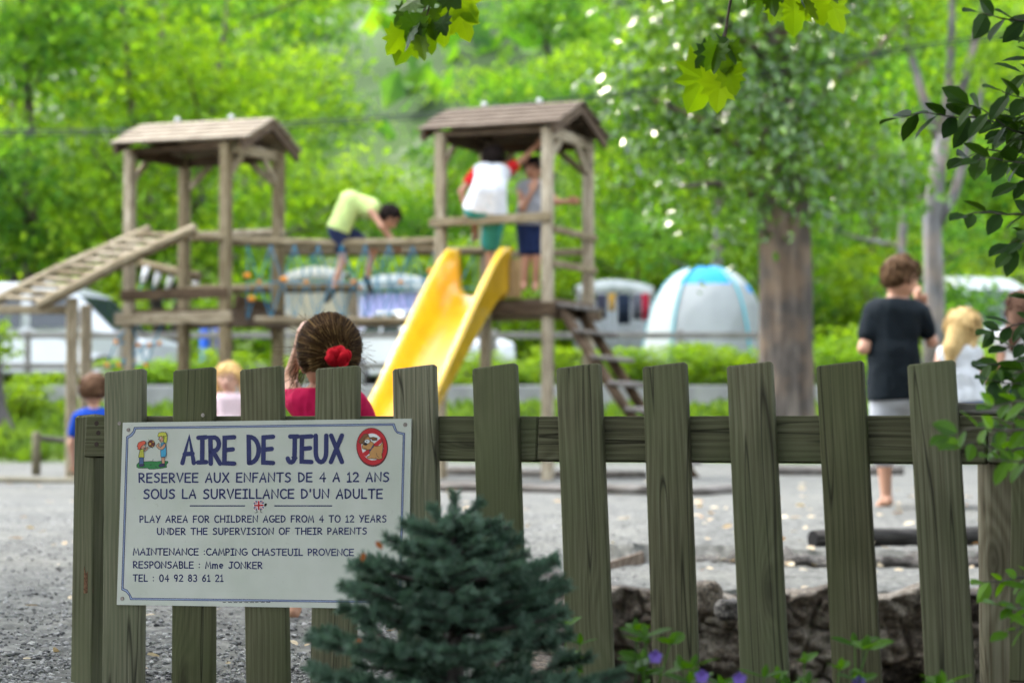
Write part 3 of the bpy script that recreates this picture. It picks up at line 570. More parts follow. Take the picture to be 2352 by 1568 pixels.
m.build('no_dogs_roundel', pm, panel)
# small british flag with legs between the two rules
m = MB(); fx = lambda a, b: (583 + a * 22.5, 1150 + b * 21 + a * -1); pm = [paint('flag_blue', (0.06, 0.08, 0.25)), pm[2], pm[1], ink]
flatpoly(m, [fx(0, 0), fx(1, 0), fx(1, 1), fx(0, 1)], 1, 0)
for a, b in (((.06, .06), (.94, .94)), ((.94, .06), (.06, .94))): stroke(m, [fx(*a), fx(*b)], 3.4, 2.2 + a[0], 1); stroke(m, [fx(*a), fx(*b)], 1.3, 4 + a[0], 2)
for a, b in (((.5, .08), (.5, .92)), ((.08, .5), (.92, .5))): stroke(m, [fx(*a), fx(*b)], 6.2, 5.4 + .3 * a[0], 1); stroke(m, [fx(*a), fx(*b)], 3.8, 6.4 + .3 * a[0], 2)
stroke(m, [fx(1.0, .55), (609, 1160)], 2.0, 3, 3); stroke(m, [(609, 1160), (610.5, 1157.5)], 5.0, 4, 3)
for a in (.3, .68): stroke(m, [fx(a, 1), (583 + a * 22.5 + 1, 1176), (583 + a * 22.5 - 4 + 8 * (a > .5), 1177)], 1.2, 2, 3)
m.build('flag_picture', pm, panel)

# ------------------------------------------------------------------ PLAY STRUCTURE
play = thing('play_structure', 'weathered wooden play structure with two roofed towers, net bridge and yellow slide', 'playground', (-1.2, 20.6, 0))
class Tower:
    def __init__(s, cx, cy, al, su, sv): s.c = V3(cx, cy, 0); s.eu = V3(math.cos(al), -math.sin(al), 0); s.ev = V3(math.sin(al), math.cos(al), 0); s.su, s.sv = su, sv
    def __call__(s, u, v, z): return s.c + s.eu * (u - 1) * s.su + s.ev * v * s.sv + V3(0, 0, z)
T1 = Tower(-2.724, 20.6, R(28), 1.144, 0.886); T2 = Tower(0.332, 20.2, R(22), 1.09, 1.107)
def part(name, bars, mat=PLAYW, r=0.012, seed=0, smooth=False):
    m = MB(seed)
    for b in bars: m.bar(*b[:4], b[4], r) if len(b) == 5 else m.tube(*b)
    return m.build(name, mat, play)
Zu = V3(0, 0, 1)
for T, top, nm in ((T1, 3.2, 1), (T2, 3.3, 2)):
    for i, (u, v) in enumerate(((0, 0), (1, 0), (1, 1), (0, 1))): part('post', [(T(u, v, -0.05), T(u, v, top), 0.10, 0.10, T.eu)], PLAYW, 0.014, 20 + i + 5 * nm)
    fl = 1.60 if nm == 1 else 1.665
    pl = part('platform', [(T(-.06, (k + .5) / 7, fl), T(1.06, (k + .5) / 7, fl), T.sv / 7 - .012, .04, T.ev) for k in range(7)], DARKW, .006, 40 + nm)
    part('floor_beam', [(T(-.1, -.075, fl - .075), T(1.1, -.075, fl - .075), .11, .045, Zu)], PLAYW if nm == 1 else DARKW, .006, 42); part('floor_beam', [(T(-.1, 1.075, fl - .075), T(1.1, 1.075, fl - .075), .11, .045, Zu)], PLAYW, .006, 43)
    part('floor_beam', [(T(1.07, -.1, fl - .085), T(1.07, 1.1, fl - .085), .13, .045, Zu)], DARKW, .006, 44)
    # tie beams and arched braces under the roof
    part('tie_beam', [(T(0, 0, top - .05), T(0, 1, top - .05), .10, .05, Zu)], DARKW, .006, 45); part('tie_beam', [(T(1, 0, top - .05), T(1, 1, top - .05), .10, .05, Zu)], PLAYW, .006, 46)
    part('tie_beam', [(T(0, 1, top - .05), T(1, 1, top - .05), .10, .05, Zu)], DARKW, .006, 47); part('tie_beam', [(T(0, 0, top - .03), T(1, 0, top - .03), .06, .05, Zu)], DARKW, .006, 48)
    for (u0, v0, u1, v1) in ((1, 0, 1, .3), (1, 1, 1, .7), (0, 1, .28, 1), (1, 1, .72, 1), (0, 0, 0, .3)):
        part('brace', [(T(u0, v0, top - .36), T(u1, v1, top - .10), .06, .04, Zu)], PLAYW, .006, 49)
def roof(ctr, al, hl, hd, zr, ze, mat):
    eu, ev = V3(math.cos(al), -math.sin(al), 0), V3(math.sin(al), math.cos(al), 0); m = MB(60); n = 5
    for sgn in (-1, 1):
        for k in range(n):
            f0, f1 = (k + .0) / n, (k + 1.08) / n
            q0 = ctr + ev * sgn * hd * f0 + Zu * (zr + (ze - zr) * f0 + .012); q1 = ctr + ev * sgn * hd * f1 + Zu * (zr + (ze - zr) * f1 + .028)
            c = (q0 + q1) / 2; wd = np.linalg.norm(q1 - q0); off = ((k * 7) % 3 - 1) * .015
            m.bar(c - eu * (hl + off), c + eu * (hl + off * .5), wd, .024, q1 - q0, .005)
    rf = m.build('roof', mat, play)
    for s in (-1, 1):
        m = MB(61)
        for sgn in (-1, 1):
            e = ctr + eu * s * (hl - .05); m.bar(e + Zu * (zr - .05), e + ev * sgn * hd + Zu * (ze - .05), .09, .035, Zu, .005)
        m.build('rafter', DARKW, rf)
    for s in (-.62, .62): # gable boards hung just inside each end
        e = ctr + eu * s * hl; m = MB(62); m.prism([e + ev * hd * .8 + Zu * (ze + .02), e - ev * hd * .8 + Zu * (ze + .02), e + Zu * (zr - .06)], eu * .02); m.build('gable_board', DARKW, rf)
    for s in (-.45, .35): m = MB(63); m.ball(ctr + eu * s * hl + Zu * (zr + .045), .03); m.build('ridge_cap', flat('cap_metal', (.55, .55, .53), .4), rf)
    return rf
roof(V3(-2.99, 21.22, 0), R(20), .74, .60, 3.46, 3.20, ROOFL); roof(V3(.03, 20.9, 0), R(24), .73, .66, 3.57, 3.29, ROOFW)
# rails of the towers
part('guard_rail', [([T1(0, 1, 2.40), T1(1.05, 1, 2.40)], .045, 12)], seed=70); part('guard_rail', [([T1(0, 1, 1.86), T1(1.6, 1.4, 1.86)], .05, 12)], seed=71)
part('guard_rail', [([P(440, 545, 20.5), P(525, 548, 20.6)], .042, 12)], seed=72); part('guard_rail', [(T1(-.05, -.06, 1.76), T1(1.05, -.06, 1.755), .10, .04, Zu)], DARKW, .005, 73)
part('guard_rail', [(T2(-.08, -.06, 2.42), T2(1.06, -.06, 2.44), .085, .055, Zu)], seed=74)
part('guard_rail', [(T2(1.05, 0, 2.33), T2(1.05, 1.05, 2.33), .07, .05, Zu)], seed=75); part('guard_rail', [(T2(1.05, 0, 2.01), T2(1.05, 1.05, 2.01), .07, .05, Zu)], seed=76)
part('guard_rail', [(T2(0, 1.05, 2.2), T2(1, 1.05, 2.2), .07, .05, Zu)], seed=77); part('side_panel', [(T2(.66, -.03, 1.69), T2(.66, -.03, 2.06), .24, .03, T2.eu)], wood('brown_panel', (.16, .09, .03), (.3, .19, .07), (.42, .28, .12), 20, .2), .006, 78)
# bridge between the towers
part('bridge_beam', [([P(505, 553, 20.75), P(760, 561, 20.8), P(1020, 556, 20.7)], .05, 12)], seed=80); part('bridge_beam', [([P(615, 578, 21.7), P(1110, 577, 21.6)], .045, 12)], seed=81)
part('bridge_beam', [([P(585, 735, 20.7), P(1010, 736, 20.7)], .036, 12)], seed=82); part('bridge_beam', [([P(560, 745, 21.7), P(1100, 741, 21.7)], .036, 12)], seed=83)
part('bridge_beam', [(P(540, 690, 21.2), P(625, 712, 21.5), .13, .05, Zu)], DARKW, seed=84); part('post', [(P(812, 640, 21.6), P(812, 1092, 21.4) * V3(1, 1, 0), .09, .09, V3(1, 0, 0))], seed=85)
BLUE = flat('blue_rope', (.045, .22, .33), .7); ORNG = flat('orange_connector', (.70, .26, .015), .4)
def net(Y0, x0, x1, yt, yb, n, seed):
    m = MB(seed); kn = []; rows = (yt, yt + (yb - yt) * .5, yb); xq = np.linspace(x0, x1, n)
    sag = lambda t: 7 * math.sin(math.pi * t)
    for i in range(n - 1):
        a, b = xq[i], xq[i + 1]; c = (a + b) / 2
        for p, q in (((a, rows[0]), (c, rows[1])), ((b, rows[0]), (c, rows[1])), ((c, rows[1]), (a, rows[2])), ((c, rows[1]), (b, rows[2]))): m.tube([P(p[0], p[1], Y0), P(q[0], q[1], Y0)], .0056, 5)
        kn.append((c, rows[1]))
    for k in range(1): m.tube([P(x0 + (x1 - x0) * t, rows[1] + sag(t) * .3, Y0) for t in np.linspace(0, 1, 9)], .0065, 5)
    for x in xq[::1]: m.tube([P(x, yt, Y0), P(x, yb, Y0)], .0045, 5)
    nt = m.build('rope_net', BLUE, play)
    for i, (x, y) in enumerate(kn):
        if i % 2 == 0: s = MB(); s.ball(P(x, y, Y0 - .01), (.022, .022, .022)); s.build('connector', ORNG, nt)
    return nt
net(20.7, 568, 1002, 562, 733, 9, 90); net(21.65, 640, 1090, 582, 741, 7, 91)
for x, y in ((568, 633), (652, 641), (578, 686), (990, 622)): m = MB(); m.ball(P(x, y, 20.66), (.038, .03, .03)); m.build('connector', ORNG, play)
# rope ladder hanging under the left tower
m = MB(93)
for a, b in (((372, 742), (335, 838)), ((300, 742), (320, 792)), ((320, 792), (335, 838)), ((266, 785), (246, 838)), ((300, 745), (266, 785)), ((266, 785), (318, 792)), ((318, 792), (366, 788)), ((246, 838), (335, 838)), ((343, 792), (273, 838)), ((318, 792), (273, 838))): m.tube([P(a[0], a[1], 21.1), P(b[0], b[1], 21.1)], .008, 5)
nt2 = m.build('rope_net', BLUE, play)
for x, y in ((266, 785), (318, 792), (343, 792), (366, 788), (246, 838), (273, 838), (335, 838)): m = MB(); m.ball(P(x, y, 21.08), .024); m.build('connector', ORNG, nt2)
# swinging log bridge on white loops, seen behind the left tower
part('swing_beam', [([P(322, 606, 22.3), P(458, 636, 22.0)], .05, 12)], seed=94)
for k in range(5):
    x = 335 + k * 29; y = 612 + k * 6.4; m = MB(95 + k); m.tube([P(x, y, 22.2), P(x - 4, y + 20, 22.2), P(x - 10, y + 40, 22.2)], [.02, .026, .014], 8); m.tube([P(x + 6, y, 22.2), P(x + 2, y + 18, 22.2), P(x - 8, y + 40, 22.2)], [.014, .018, .012], 8)
    o = m.build('white_sleeve', flat('white_rope', (.8, .8, .78), .6), play, True); m = MB(); m.tube([P(x - 10, y + 40, 22.2), P(x - 20, 688 + k, 22.2)], .010, 6); m.build('rope', BLUE, o)
# sloping overhead ladder on the left
RA0, RA1, RB0, RB1 = P(-70, 722, 21.1), P(345, 527, 20.75), P(90, 702, 20.55), P(450, 525, 20.25)
part('ladder_rail', [([RA0, (RA0 + RA1) / 2 + V3(0, 0, .03), RA1], .05, 12)], seed=101); part('ladder_rail', [([RB0, (RB0 + RB1) / 2 + V3(0, 0, .03), RB1], .056, 12)], seed=102)
for k in range(11):
    t = .06 + k * .085; a = RA0 + (RA1 - RA0) * (t * .86 + .14) + V3(0, 0, .01); b = RB0 + (RB1 - RB0) * t + V3(0, 0, .01); part('rung', [([a, b], .026, 8)], seed=103 + k)
part('ladder_support', [(P(-90, 710, 20.9), P(172, 712, 20.7), .085, .06, Zu)], seed=115)
for x, yy, Y0 in ((166, 684, 20.62), (198, 700, 21.2), (-60, 720, 21.0)): q = P(x, yy, Y0); part('post', [(q * V3(1, 1, 0) - V3(0, 0, .05), q, .105, .105, V3(1, .3, 0))], seed=116 + x)
# plank stair on the right
s0, s1 = T2(1.12, .0, 1.66), P(1560, 1093, 19.9) * V3(1, 1, 0)
dv = T2.ev * 1.0
for off in (.02, .52): m = MB(120); m.tube([s0 + dv * off + V3(0, 0, -.08), s0 + dv * off + (s1 - s0) * .5 + V3(0, 0, -.10), s1 + dv * off + V3(0, 0, -.02)], .05, 9); m.build('stringer', DARKW, play, True)
for k in range(7):
    q = s0 + (s1 - s0) * (.02 + k * .145) + V3(.05, 0, -.02); m = MB(125 + k); m.bar(q - dv * .08, q + dv * .66, .19, .045, T2.eu + V3(0, 0, -.12), .012); o = m.build('tread', LOGW, play)
# slide
ps = T2(.42, -.02, 1.72); pe = P(842, 1060, 17.75); pe[2] = .22
hdir = nrm((pe - ps) * V3(1, 1, 0)); across = nrm(np.cross(hdir, Zu)); Ls = np.linalg.norm((pe - ps)[:2])
path = []
for t in np.linspace(0, 1.12, 34):
    f = t if t < 1 else t
    z = 1.72 - 1.5 * (sst(-.05, 1.0, min(t, 1.0)) * .35 + min(max((t - .07) / .86, 0), 1) * .65); path.append(ps + hdir * Ls * t * .97 + Zu * (z - ps[2]))
path = np.array(path); NS = len(path); V = []; prof_n = 0
for i, p in enumerate(path):
    t = i / (NS - 1); wl = .47 - .27 * min(1, t * 1.35) + (.0 if t > .05 else -.02); w_ = .245
    tg = nrm(path[min(i + 1, NS - 1)] - path[max(i - 1, 0)]); up = np.cross(across, tg); up = up if up[2] > 0 else -up; upv = nrm(up * .5 + Zu * .5)
    pr = [(-w_ - .005, wl), (-w_ + .012, wl - .03), (-w_ + .02, wl * .5), (-w_ + .025, .09), (-w_ + .055, .03), (-w_ + .11, .006), (-.07, -.004), (.07, -.004), (w_ - .11, .006), (w_ - .055, .03), (w_ - .025, .09), (w_ - .02, wl * .5), (w_ - .012, wl - .03), (w_ + .005, wl),
          (w_ + .03, wl + .008), (w_ + .052, wl - .012), (w_ + .05, wl - .05), (w_ + .028, wl - .07), (w_ + .02, .05), (w_ - .02, -.02), (w_ - .08, -.045), (0, -.05), (-w_ + .08, -.045), (-w_ + .02, -.02), (-w_ - .02, .05), (-w_ - .028, wl - .07), (-w_ - .05, wl - .05), (-w_ - .052, wl - .012), (-w_ - .03, wl + .008)]
    prof_n = len(pr)
    for a, b in pr: V.append(p + across * a + upv * b)
F = [[i * prof_n + j, i * prof_n + (j + 1) % prof_n, (i + 1) * prof_n + (j + 1) % prof_n, (i + 1) * prof_n + j] for i in range(NS - 1) for j in range(prof_n)] + [list(range(prof_n))[::-1], [(NS - 1) * prof_n + j for j in range(prof_n)]]
sl = mk('slide', V, F, YELLOW, play, True); tag(sl, 'bright yellow plastic slide')
m = MB(); q = path[int(NS * .8)] - Zu * .06; m.tube([q - across * .2, q * V3(1, 1, 0) - across * .2], .03, 10); m.tube([q + across * .2, q * V3(1, 1, 0) + across * .2], .03, 10); m.build('slide_leg', GREYW, sl)

# ------------------------------------------------------------------ PEOPLE
SK = flat('skin', (.56, .30, .19), .5, .35, .05, 6); SK2 = flat('tanned_skin', (.44, .215, .125), .5, .35, .05, 6); PALESK = flat('fair_skin', (.66, .38, .27), .5, .35, .05, 6)
def cloth(n, c): return flat(n, c, .85, .15, .10, 14, .15)
def cap(a, b, r0, r1): return ('c', np.asarray(a, float), np.asarray(b, float), r0, r1)
def frame(face, up):
    f = nrm(face); u = nrm(up - f * (np.asarray(up) @ f)); r = np.cross(f, u); return np.stack([r, f, u])
def hand(wr, dr, pal, s, curl=.5):
    """palm, four unequal bent fingers and a thumb leaving its side"""
    d = nrm(dr); n = nrm(pal - d * (pal @ d)); sd = np.cross(d, n); o = []
    pc = wr + d * .075 * s; o.append(cap(wr + d * .012 * s, pc, .022 * s, .026 * s)); o += [cap(wr + d * .03 * s + sd * k * s, pc + sd * k * 1.1 * s, .014 * s, .013 * s) for k in (-.022, .022)]
    for k, L in ((-.030, .062), (-.010, .072), (.010, .068), (.029, .052)):
        a = pc + sd * k * s; b = a + (d * math.cos(curl * .6) + n * math.sin(curl * .6)) * L * .55 * s; c = b + (d * math.cos(curl * 1.8) + n * math.sin(curl * 1.8)) * L * .5 * s
        o += [cap(a, b, .0095 * s, .0085 * s), cap(b, c, .0085 * s, .0068 * s)]
    a = wr + d * .03 * s - sd * .022 * s; b = a + (d * .6 - sd * .7 + n * .25) * .042 * s; c = b + (d * .9 - sd * .15 + n * .4) * .032 * s
    return o + [cap(a, b, .012 * s, .010 * s), cap(b, c, .010 * s, .008 * s)]
def folds(V, s, c, amp=.010):
    from mathutils import noise as mn, Vector
    d = nrm((V - c) * V3(1, 1, .1)); n = np.array([mn.fractal(Vector((p[0] * 13 / s, p[1] * 13 / s, p[2] * 5 / s + p[0] * 6)), .8, 2.0, 3) for p in V]); return V + d * (n * amp * s + .004 * s)[:, None]
def person(label, base, J, s, face, up=(0, 0, 1), skin=SK, hr=None, h=.012, top=None, sleeve=.55, hem=0, shorts=None, shlen=.75, hair=None, hairmat=None, longhair=None, curl=.5, group=None, shoes=None, fit=1.0, palms=None, legs=True):
    J = {k: np.asarray(v, float) for k, v in J.items()}; up = np.asarray(up, float); hr = hr or .118 * s ** .4 * .92
    t = thing('person', label, 'person', base, group); Fm = frame(np.asarray(face, float), up); rt, fc, u = Fm; hd = J['hd']
    B = [('e', hd, (hr * .80, hr * .95, hr * 1.08), Fm), ('e', hd + fc * hr * .12 - u * hr * .55, (hr * .58, hr * .72, hr * .62), Fm)]
    B += [cap(hd + fc * hr * .88 - u * hr * .12, hd + fc * hr * 1.04 - u * hr * .36, hr * .09, hr * .15)]
    B += [('e', hd + rt * sg * hr * .82 - u * hr * .15 - fc * hr * .05, (hr * .10, hr * .2, hr * .28), Fm) for sg in (-1, 1)]
    B += [cap(J['nec'], hd - u * hr * .5 - fc * hr * .1, .052 * s, .050 * s)]
    sh = (J['shL'] + J['shR']) / 2; hip = (J['hiL'] + J['hiR']) / 2; mid = J.get('mid', (sh + hip) / 2)
    hx = J['hiR'] - J['hiL']; sx = J['shR'] - J['shL']
    torso = lambda e: [cap(J['shL'] * .82 + J['shR'] * .18 - nrm(J['nec'] - mid) * .0, J['shR'] * .82 + J['shL'] * .18, .070 * s * fit + e, .070 * s * fit + e), cap(sh + sx * .16, mid + sx * .13, .092 * s * fit + e, .088 * s * fit + e), cap(sh - sx * .16, mid - sx * .13, .092 * s * fit + e, .088 * s * fit + e),
                       cap(mid + sx * .13, hip + hx * .28, .088 * s * fit + e, .098 * s * fit + e), cap(mid - sx * .13, hip - hx * .28, .088 * s * fit + e, .098 * s * fit + e)]
    B += torso(0) + [cap(J['nec'], sh, .052 * s, .07 * s)]
    for S in 'LR':
        B += [cap(J['sh' + S], J['el' + S], .046 * s, .037 * s), cap(J['el' + S], J['wr' + S], .037 * s, .025 * s)]
        d = J['wr' + S] - J['el' + S]; pal = (palms or {}).get(S, np.asarray(face, float) + V3(.01, .02, -.3)); B += hand(J['wr' + S], J.get('hn' + S, J['wr' + S] + d) - J['wr' + S], np.asarray(pal, float), s * 1.05, curl)
        if legs:
            B += [cap(J['hi' + S], J['kn' + S], .078 * s, .052 * s), cap(J['kn' + S], J['an' + S], .052 * s, .033 * s), cap(J['an' + S], J['to' + S], .036 * s, .026 * s), cap(J['an' + S], J['an' + S] - nrm(J['to' + S] - J['an' + S]) * .03 * s * V3(1, 1, 0) - V3(0, 0, .01), .034 * s, .03 * s)]
    V, F = sdf_mesh(B, h, .018 * s); body = mk('body', V, F, skin, t, True)
    if top:
        pr = torso(.016 * s); ax = nrm(mid - hip); hp = hip - ax * hem; pr += [cap(mid + sx * .15, hp + hx * .42, .108 * s * fit, .120 * s * fit), cap(mid - sx * .15, hp - hx * .42, .108 * s * fit, .120 * s * fit)]
        sl_ = [cap(J['sh' + S], J['sh' + S] + (J['el' + S] - J['sh' + S]) * sleeve, .062 * s, .060 * s) for S in 'LR'] if sleeve else []
        cuts = [(hp, -ax), (J['nec'] + nrm(J['nec'] - mid) * .012 * s, J['nec'] - mid)]
        tops = top if isinstance(top, tuple) else (top, None)
        if tops[1]: 
            V, F = sdf_mesh(pr, h, .03 * s, cuts); mk('shirt', folds(V, s, mid), F, tops[0], t, True)
            for q in sl_: V, F = sdf_mesh([('c', q[1], q[2], q[3] * 1.12, q[4] * 1.08)], h, .02, [(q[2], q[2] - q[1])]); mk('sleeve', V, F, tops[1], t, True)
        else:
            pr2 = pr + sl_; V, F = sdf_mesh(pr2, h, .03 * s, cuts); mk('shirt', folds(V, s, mid), F, tops[0], t, True)
    if shorts and legs:
        pr = [cap(hip - hx * .32, hip + hx * .32, .10 * s * fit, .10 * s * fit), cap(hip, hip + nrm(mid - hip) * .07 * s, .115 * s * fit, .112 * s * fit)]
        pr += [cap(J['hi' + S], J['hi' + S] + (J['kn' + S] - J['hi' + S]) * shlen, .098 * s * fit, .082 * s * fit) for S in 'LR']
        if shlen > .95: pr += [cap(J['kn' + S], J['kn' + S] + (J['an' + S] - J['kn' + S]) * .12, .082 * s, .078 * s) for S in 'LR']
        V, F = sdf_mesh(pr, h, .025 * s, [(hip + nrm(mid - hip) * .10 * s, mid - hip)]); mk('shorts', V, F, shorts, t, True)
    if hairmat:
        pr = [('e', hd - fc * hr * .05 + u * hr * .10, (hr * .93, hr * 1.06, hr * 1.10), Fm)]
        V, F = sdf_mesh(pr, h * .7, .02, [(hd + fc * hr * .42 + u * hr * .1, fc * .8 - u * .75), (hd - u * hr * .62, -u + fc * .25)])
        ho = mk('hair', V, F, hairmat, t, True); rq = np.random.default_rng(int(hd[0] * 1000) % 997 + 7); m = MB()
        for _ in range(190):
            d = nrm(rq.normal(size=3))
            if d @ nrm(fc * .8 - u * .75) > .30 or d @ u < -.45: continue
            dn = nrm(-u + fc * .35 + rq.normal(size=3) * .35); q = [hd + u * hr * .10 + nrm(d + dn * k) * np.array(1.0) * hr * (1.03 + e) for k, e in ((0, -.02), (.28, .07 + rq.uniform(0, .06)), (.62, .03 + rq.uniform(0, .08)))]; m.tube(q, [hr * .06, hr * .075, hr * .02], 5)
        m.build('hair_tufts', hairmat, t, True)
        if longhair: 
            V, F = sdf_mesh([cap(*q) for q in longhair], h * .8, .03 * s); mk('long_hair', V, F, hairmat, t, True)
    if shoes and legs:
        for S in 'LR':
            V, F = sdf_mesh([cap(J['an' + S], J['to' + S], .046 * s, .036 * s), cap(J['an' + S], J['an' + S] - nrm((J['to' + S] - J['an' + S])) * .03 * s, .045 * s, .042 * s)], h, .02); mk('shoe', V, F, shoes, t, True)
    if fc[1] < .35:
        for sg in (-1, 1): m = MB(); m.ball(hd + fc * hr * .88 + rt * sg * hr * .33 - u * hr * .03, hr * .085); m.build('eye', flat('eye_dark', (.02, .015, .012), .2, .5), t, True)
        m = MB(); m.tube([hd + fc * hr * .80 + rt * hr * .22 - u * hr * .62, hd + fc * hr * .86 - u * hr * .64, hd + fc * hr * .80 - rt * hr * .22 - u * hr * .62], [hr * .03, hr * .07, hr * .03], 6); m.build('mouth', flat('lip', (.38, .10, .08), .5), t, True)
    return t
def hairm(n, a, b_): 
    m, nt, b = newmat(n); tc = nd(nt, 'ShaderNodeTexCoord'); mp = nd(nt, 'ShaderNodeMapping', Vector=tc.outputs['Object'], Scale=(110, 110, 16)); nz = nd(nt, 'ShaderNodeTexNoise', Vector=mp, Scale=1.0, Detail=3.0)
    nt.links.new(ramp(nt, nz.outputs[0], [(.3, a), (.7, b_)]).outputs[0], b.inputs['Base Color']); b.inputs['Roughness'].default_value = .6; b.inputs['Specular IOR Level'].default_value = .08
    nt.links.new(nd(nt, 'ShaderNodeBump', Strength=.6, Distance=.006, Height=nz.outputs[0]).outputs[0], b.inputs['Normal']); return m
HBRN = hairm('brown_hair', (.045, .026, .013), (.14, .085, .045)); HBLK = hairm('black_hair', (.008, .006, .005), (.03, .02, .016)); HBLD = hairm('blond_hair', (.40, .25, .085), (.72, .52, .24)); HLBR = hairm('light_brown_hair', (.05, .026, .012), (.17, .095, .045)); HCHE = hairm('chestnut_hair', (.06, .03, .02), (.18, .10, .06))
# teenager in the black shirt
Y = 13.9; q = lambda x, y, dy=0: P(x, y, Y + dy)
person('teenage boy in a black t-shirt and pale shorts, hand raised to his mouth', tuple(G(2050, 1165)), dict(hd=q(2068, 634), nec=q(2056, 690), shL=q(2006, 716), shR=q(2112, 720), mid=q(2052, 810), hiL=q(2034, 908), hiR=q(2078, 908),
    elL=q(1984, 800, -.05), wrL=q(1998, 780, .25), elR=q(2140, 784, .05), wrR=q(2124, 705, .22), hnR=q(2106, 676, .20), knL=q(2030, 1035, .05), anL=q(2036, 1148, .06), toL=q(2020, 1162, .16), knR=q(2112, 1030, .2), anR=q(2148, 1128, .35), toR=q(2156, 1146, .5)),
    1.0, (.93, .34, -.14), (.05, .05, 1), SK, .118, .011, cloth('black_shirt', (.012, .017, .02)), .62, .03, cloth('pale_shorts', (.46, .47, .49)), .98, hairmat=HLBR, fit=1.08)
# toddler girl in pink, just behind the fence
Y = 6.2; q = lambda x, y, dy=0: P(x, y, Y + dy); sc = .62
pink = person('small girl in a crimson top with a red scrunchie, seen from behind the fence', tuple(G(742, 1440)), dict(hd=q(752, 812), nec=q(745, 895), shL=q(690, 925), shR=q(812, 928), mid=q(750, 1010), hiL=q(712, 1120), hiR=q(790, 1120),
    elL=q(664, 876, .10), wrL=q(686, 800, .10), hnL=q(696, 752, .07), elR=q(850, 985, .10), wrR=q(815, 1010, .22), knL=q(690, 1275, .02), anL=q(672, 1398, 0), toL=q(664, 1412, .12), knR=q(790, 1275, .04), anR=q(792, 1400, .05), toR=q(798, 1412, .15)),
    sc, (-.12, .98, -.12), (0, -.04, 1), SK, .094, .007, cloth('crimson_cloth', (.58, .012, .085)), .5, .04, cloth('denim_skirt', (.10, .13, .22)), .7, palms={'L': V3(.9, .2, .1)}, curl=.35, fit=1.0)
hd = q(752, 812); hr = .094
V, F = sdf_mesh([('e', hd + V3(.004, -.012, .016), (hr * .88, hr * 1.0, hr * 1.02), np.eye(3)), ('e', hd + V3(.034, -.088, .000), (.036, .034, .036), np.eye(3)), cap(hd + V3(.032, -.098, -.010), hd + V3(.022, -.090, -.098), .030, .010), cap(hd + V3(.036, -.10, -.02), hd + V3(.046, -.085, -.075), .022, .008)], .005, .022, [(hd + V3(0, .02, -.03), V3(0, .75, -.75))])
HGIRL = hairm('dark_blond_hair', (.05, .026, .011), (.19, .11, .048)); mk('hair', V, F, hairm('dark_hair_base', (.03, .016, .008), (.09, .05, .022)), pink, True)
HSTR, nt_, b_ = newmat('streaked_hair'); ge_ = nd(nt_, 'ShaderNodeNewGeometry'); nt_.links.new(ramp(nt_, ge_.outputs['Random Per Island'], [(0.0, (.030, .015, .006)), (.6, (.075, .040, .015)), (.9, (.15, .085, .03)), (1.0, (.34, .21, .08))]).outputs[0], b_.inputs['Base Color']); b_.inputs['Roughness'].default_value = .6; b_.inputs['Specular IOR Level'].default_value = .06
rg = np.random.default_rng(8); m = MB(); tie = hd + V3(.034, -.098, .000)
for k in range(2400):                                 # strands combed back to the scrunchie
    th = rg.uniform(-2.2, 2.2); d0 = nrm(V3(math.sin(th) * .95, rg.uniform(-.1, .75), math.cos(th))); p0 = hd + V3(.004, -.010, .016) + d0 * V3(.088, 1.0 * .094, .097) * hr / .094 * 1.03
    mm = (p0 + tie) / 2; hc = hd + V3(.004, -.012, .016); mm = hc + nrm(mm - hc + V3(0, -.02, .0)) * V3(.90, 1.02, 1.04) * hr * (1.035 + abs(rg.normal()) * .035); pts = [p0, p0 * .6 + mm * .4 + nrm(p0 + mm - 2 * hc) * .016, mm, mm * .5 + tie * .5 + nrm(mm + tie - 2 * hc) * .018, tie + rg.normal(size=3) * .010]
    m.tube([q_ + rg.normal(size=3) * .0022 for q_ in pts], rg.uniform(.0006, .0016), 4, cap=False)
for k in range(150):                                 # loose wisps
    th = rg.uniform(-3.0, 3.0); d0 = nrm(V3(math.sin(th), rg.uniform(-.5, .5), math.cos(th) * .8 - .1)); p0 = hd + d0 * hr * 1.02; e = nrm(d0 + rg.normal(size=3) * .7) * rg.uniform(.015, .055) * (1.35 if d0[0] < -.3 else 1) - V3(0, 0, .012)
    m.tube([p0, p0 + e * .5 + rg.normal(size=3) * .004, p0 + e], .0005, 3, cap=False)
for k in range(26):
    p0 = hd + V3(-.074 + rg.normal() * .010, .02 + rg.normal() * .02, -.03); m.tube([p0, p0 + V3(-.012, 0, -.03) + rg.normal(size=3) * .008, p0 + V3(-.02, 0, -.085) + rg.normal(size=3) * .016], .0007, 3, cap=False)
m.build('hair_strands', HSTR, pink, True)
m = MB(); m.ball(P(697, 836, 6.2), (.012, .020, .024)); m.ball(P(698, 848, 6.2), (.009, .013, .012)); m.build('ear', flat('warm_ear_skin', (.62, .26, .16), .5, .3), pink, True)
m = MB(); RED = cloth('red_scrunchie', (.55, .008, .02)); ca = tie + V3(.008, -.034, -.012)
n = 64; pts = []; rad = []
for k in range(n + 1):
    a = 2 * math.pi * k / n; pts.append(ca + V3(.019 * math.cos(a) + .004 * math.sin(3 * a), -.008 * math.cos(2 * a) + .004 * math.sin(5 * a), .012 * math.sin(a) + .003 * math.cos(4 * a + 1))); rad.append(.0165 + .0022 * math.sin(5 * a) + .0016 * math.sin(11 * a + 1) + .0012 * math.sin(17 * a))
m.tube(pts, rad, 10); m.build('scrunchie', RED, pink, True)
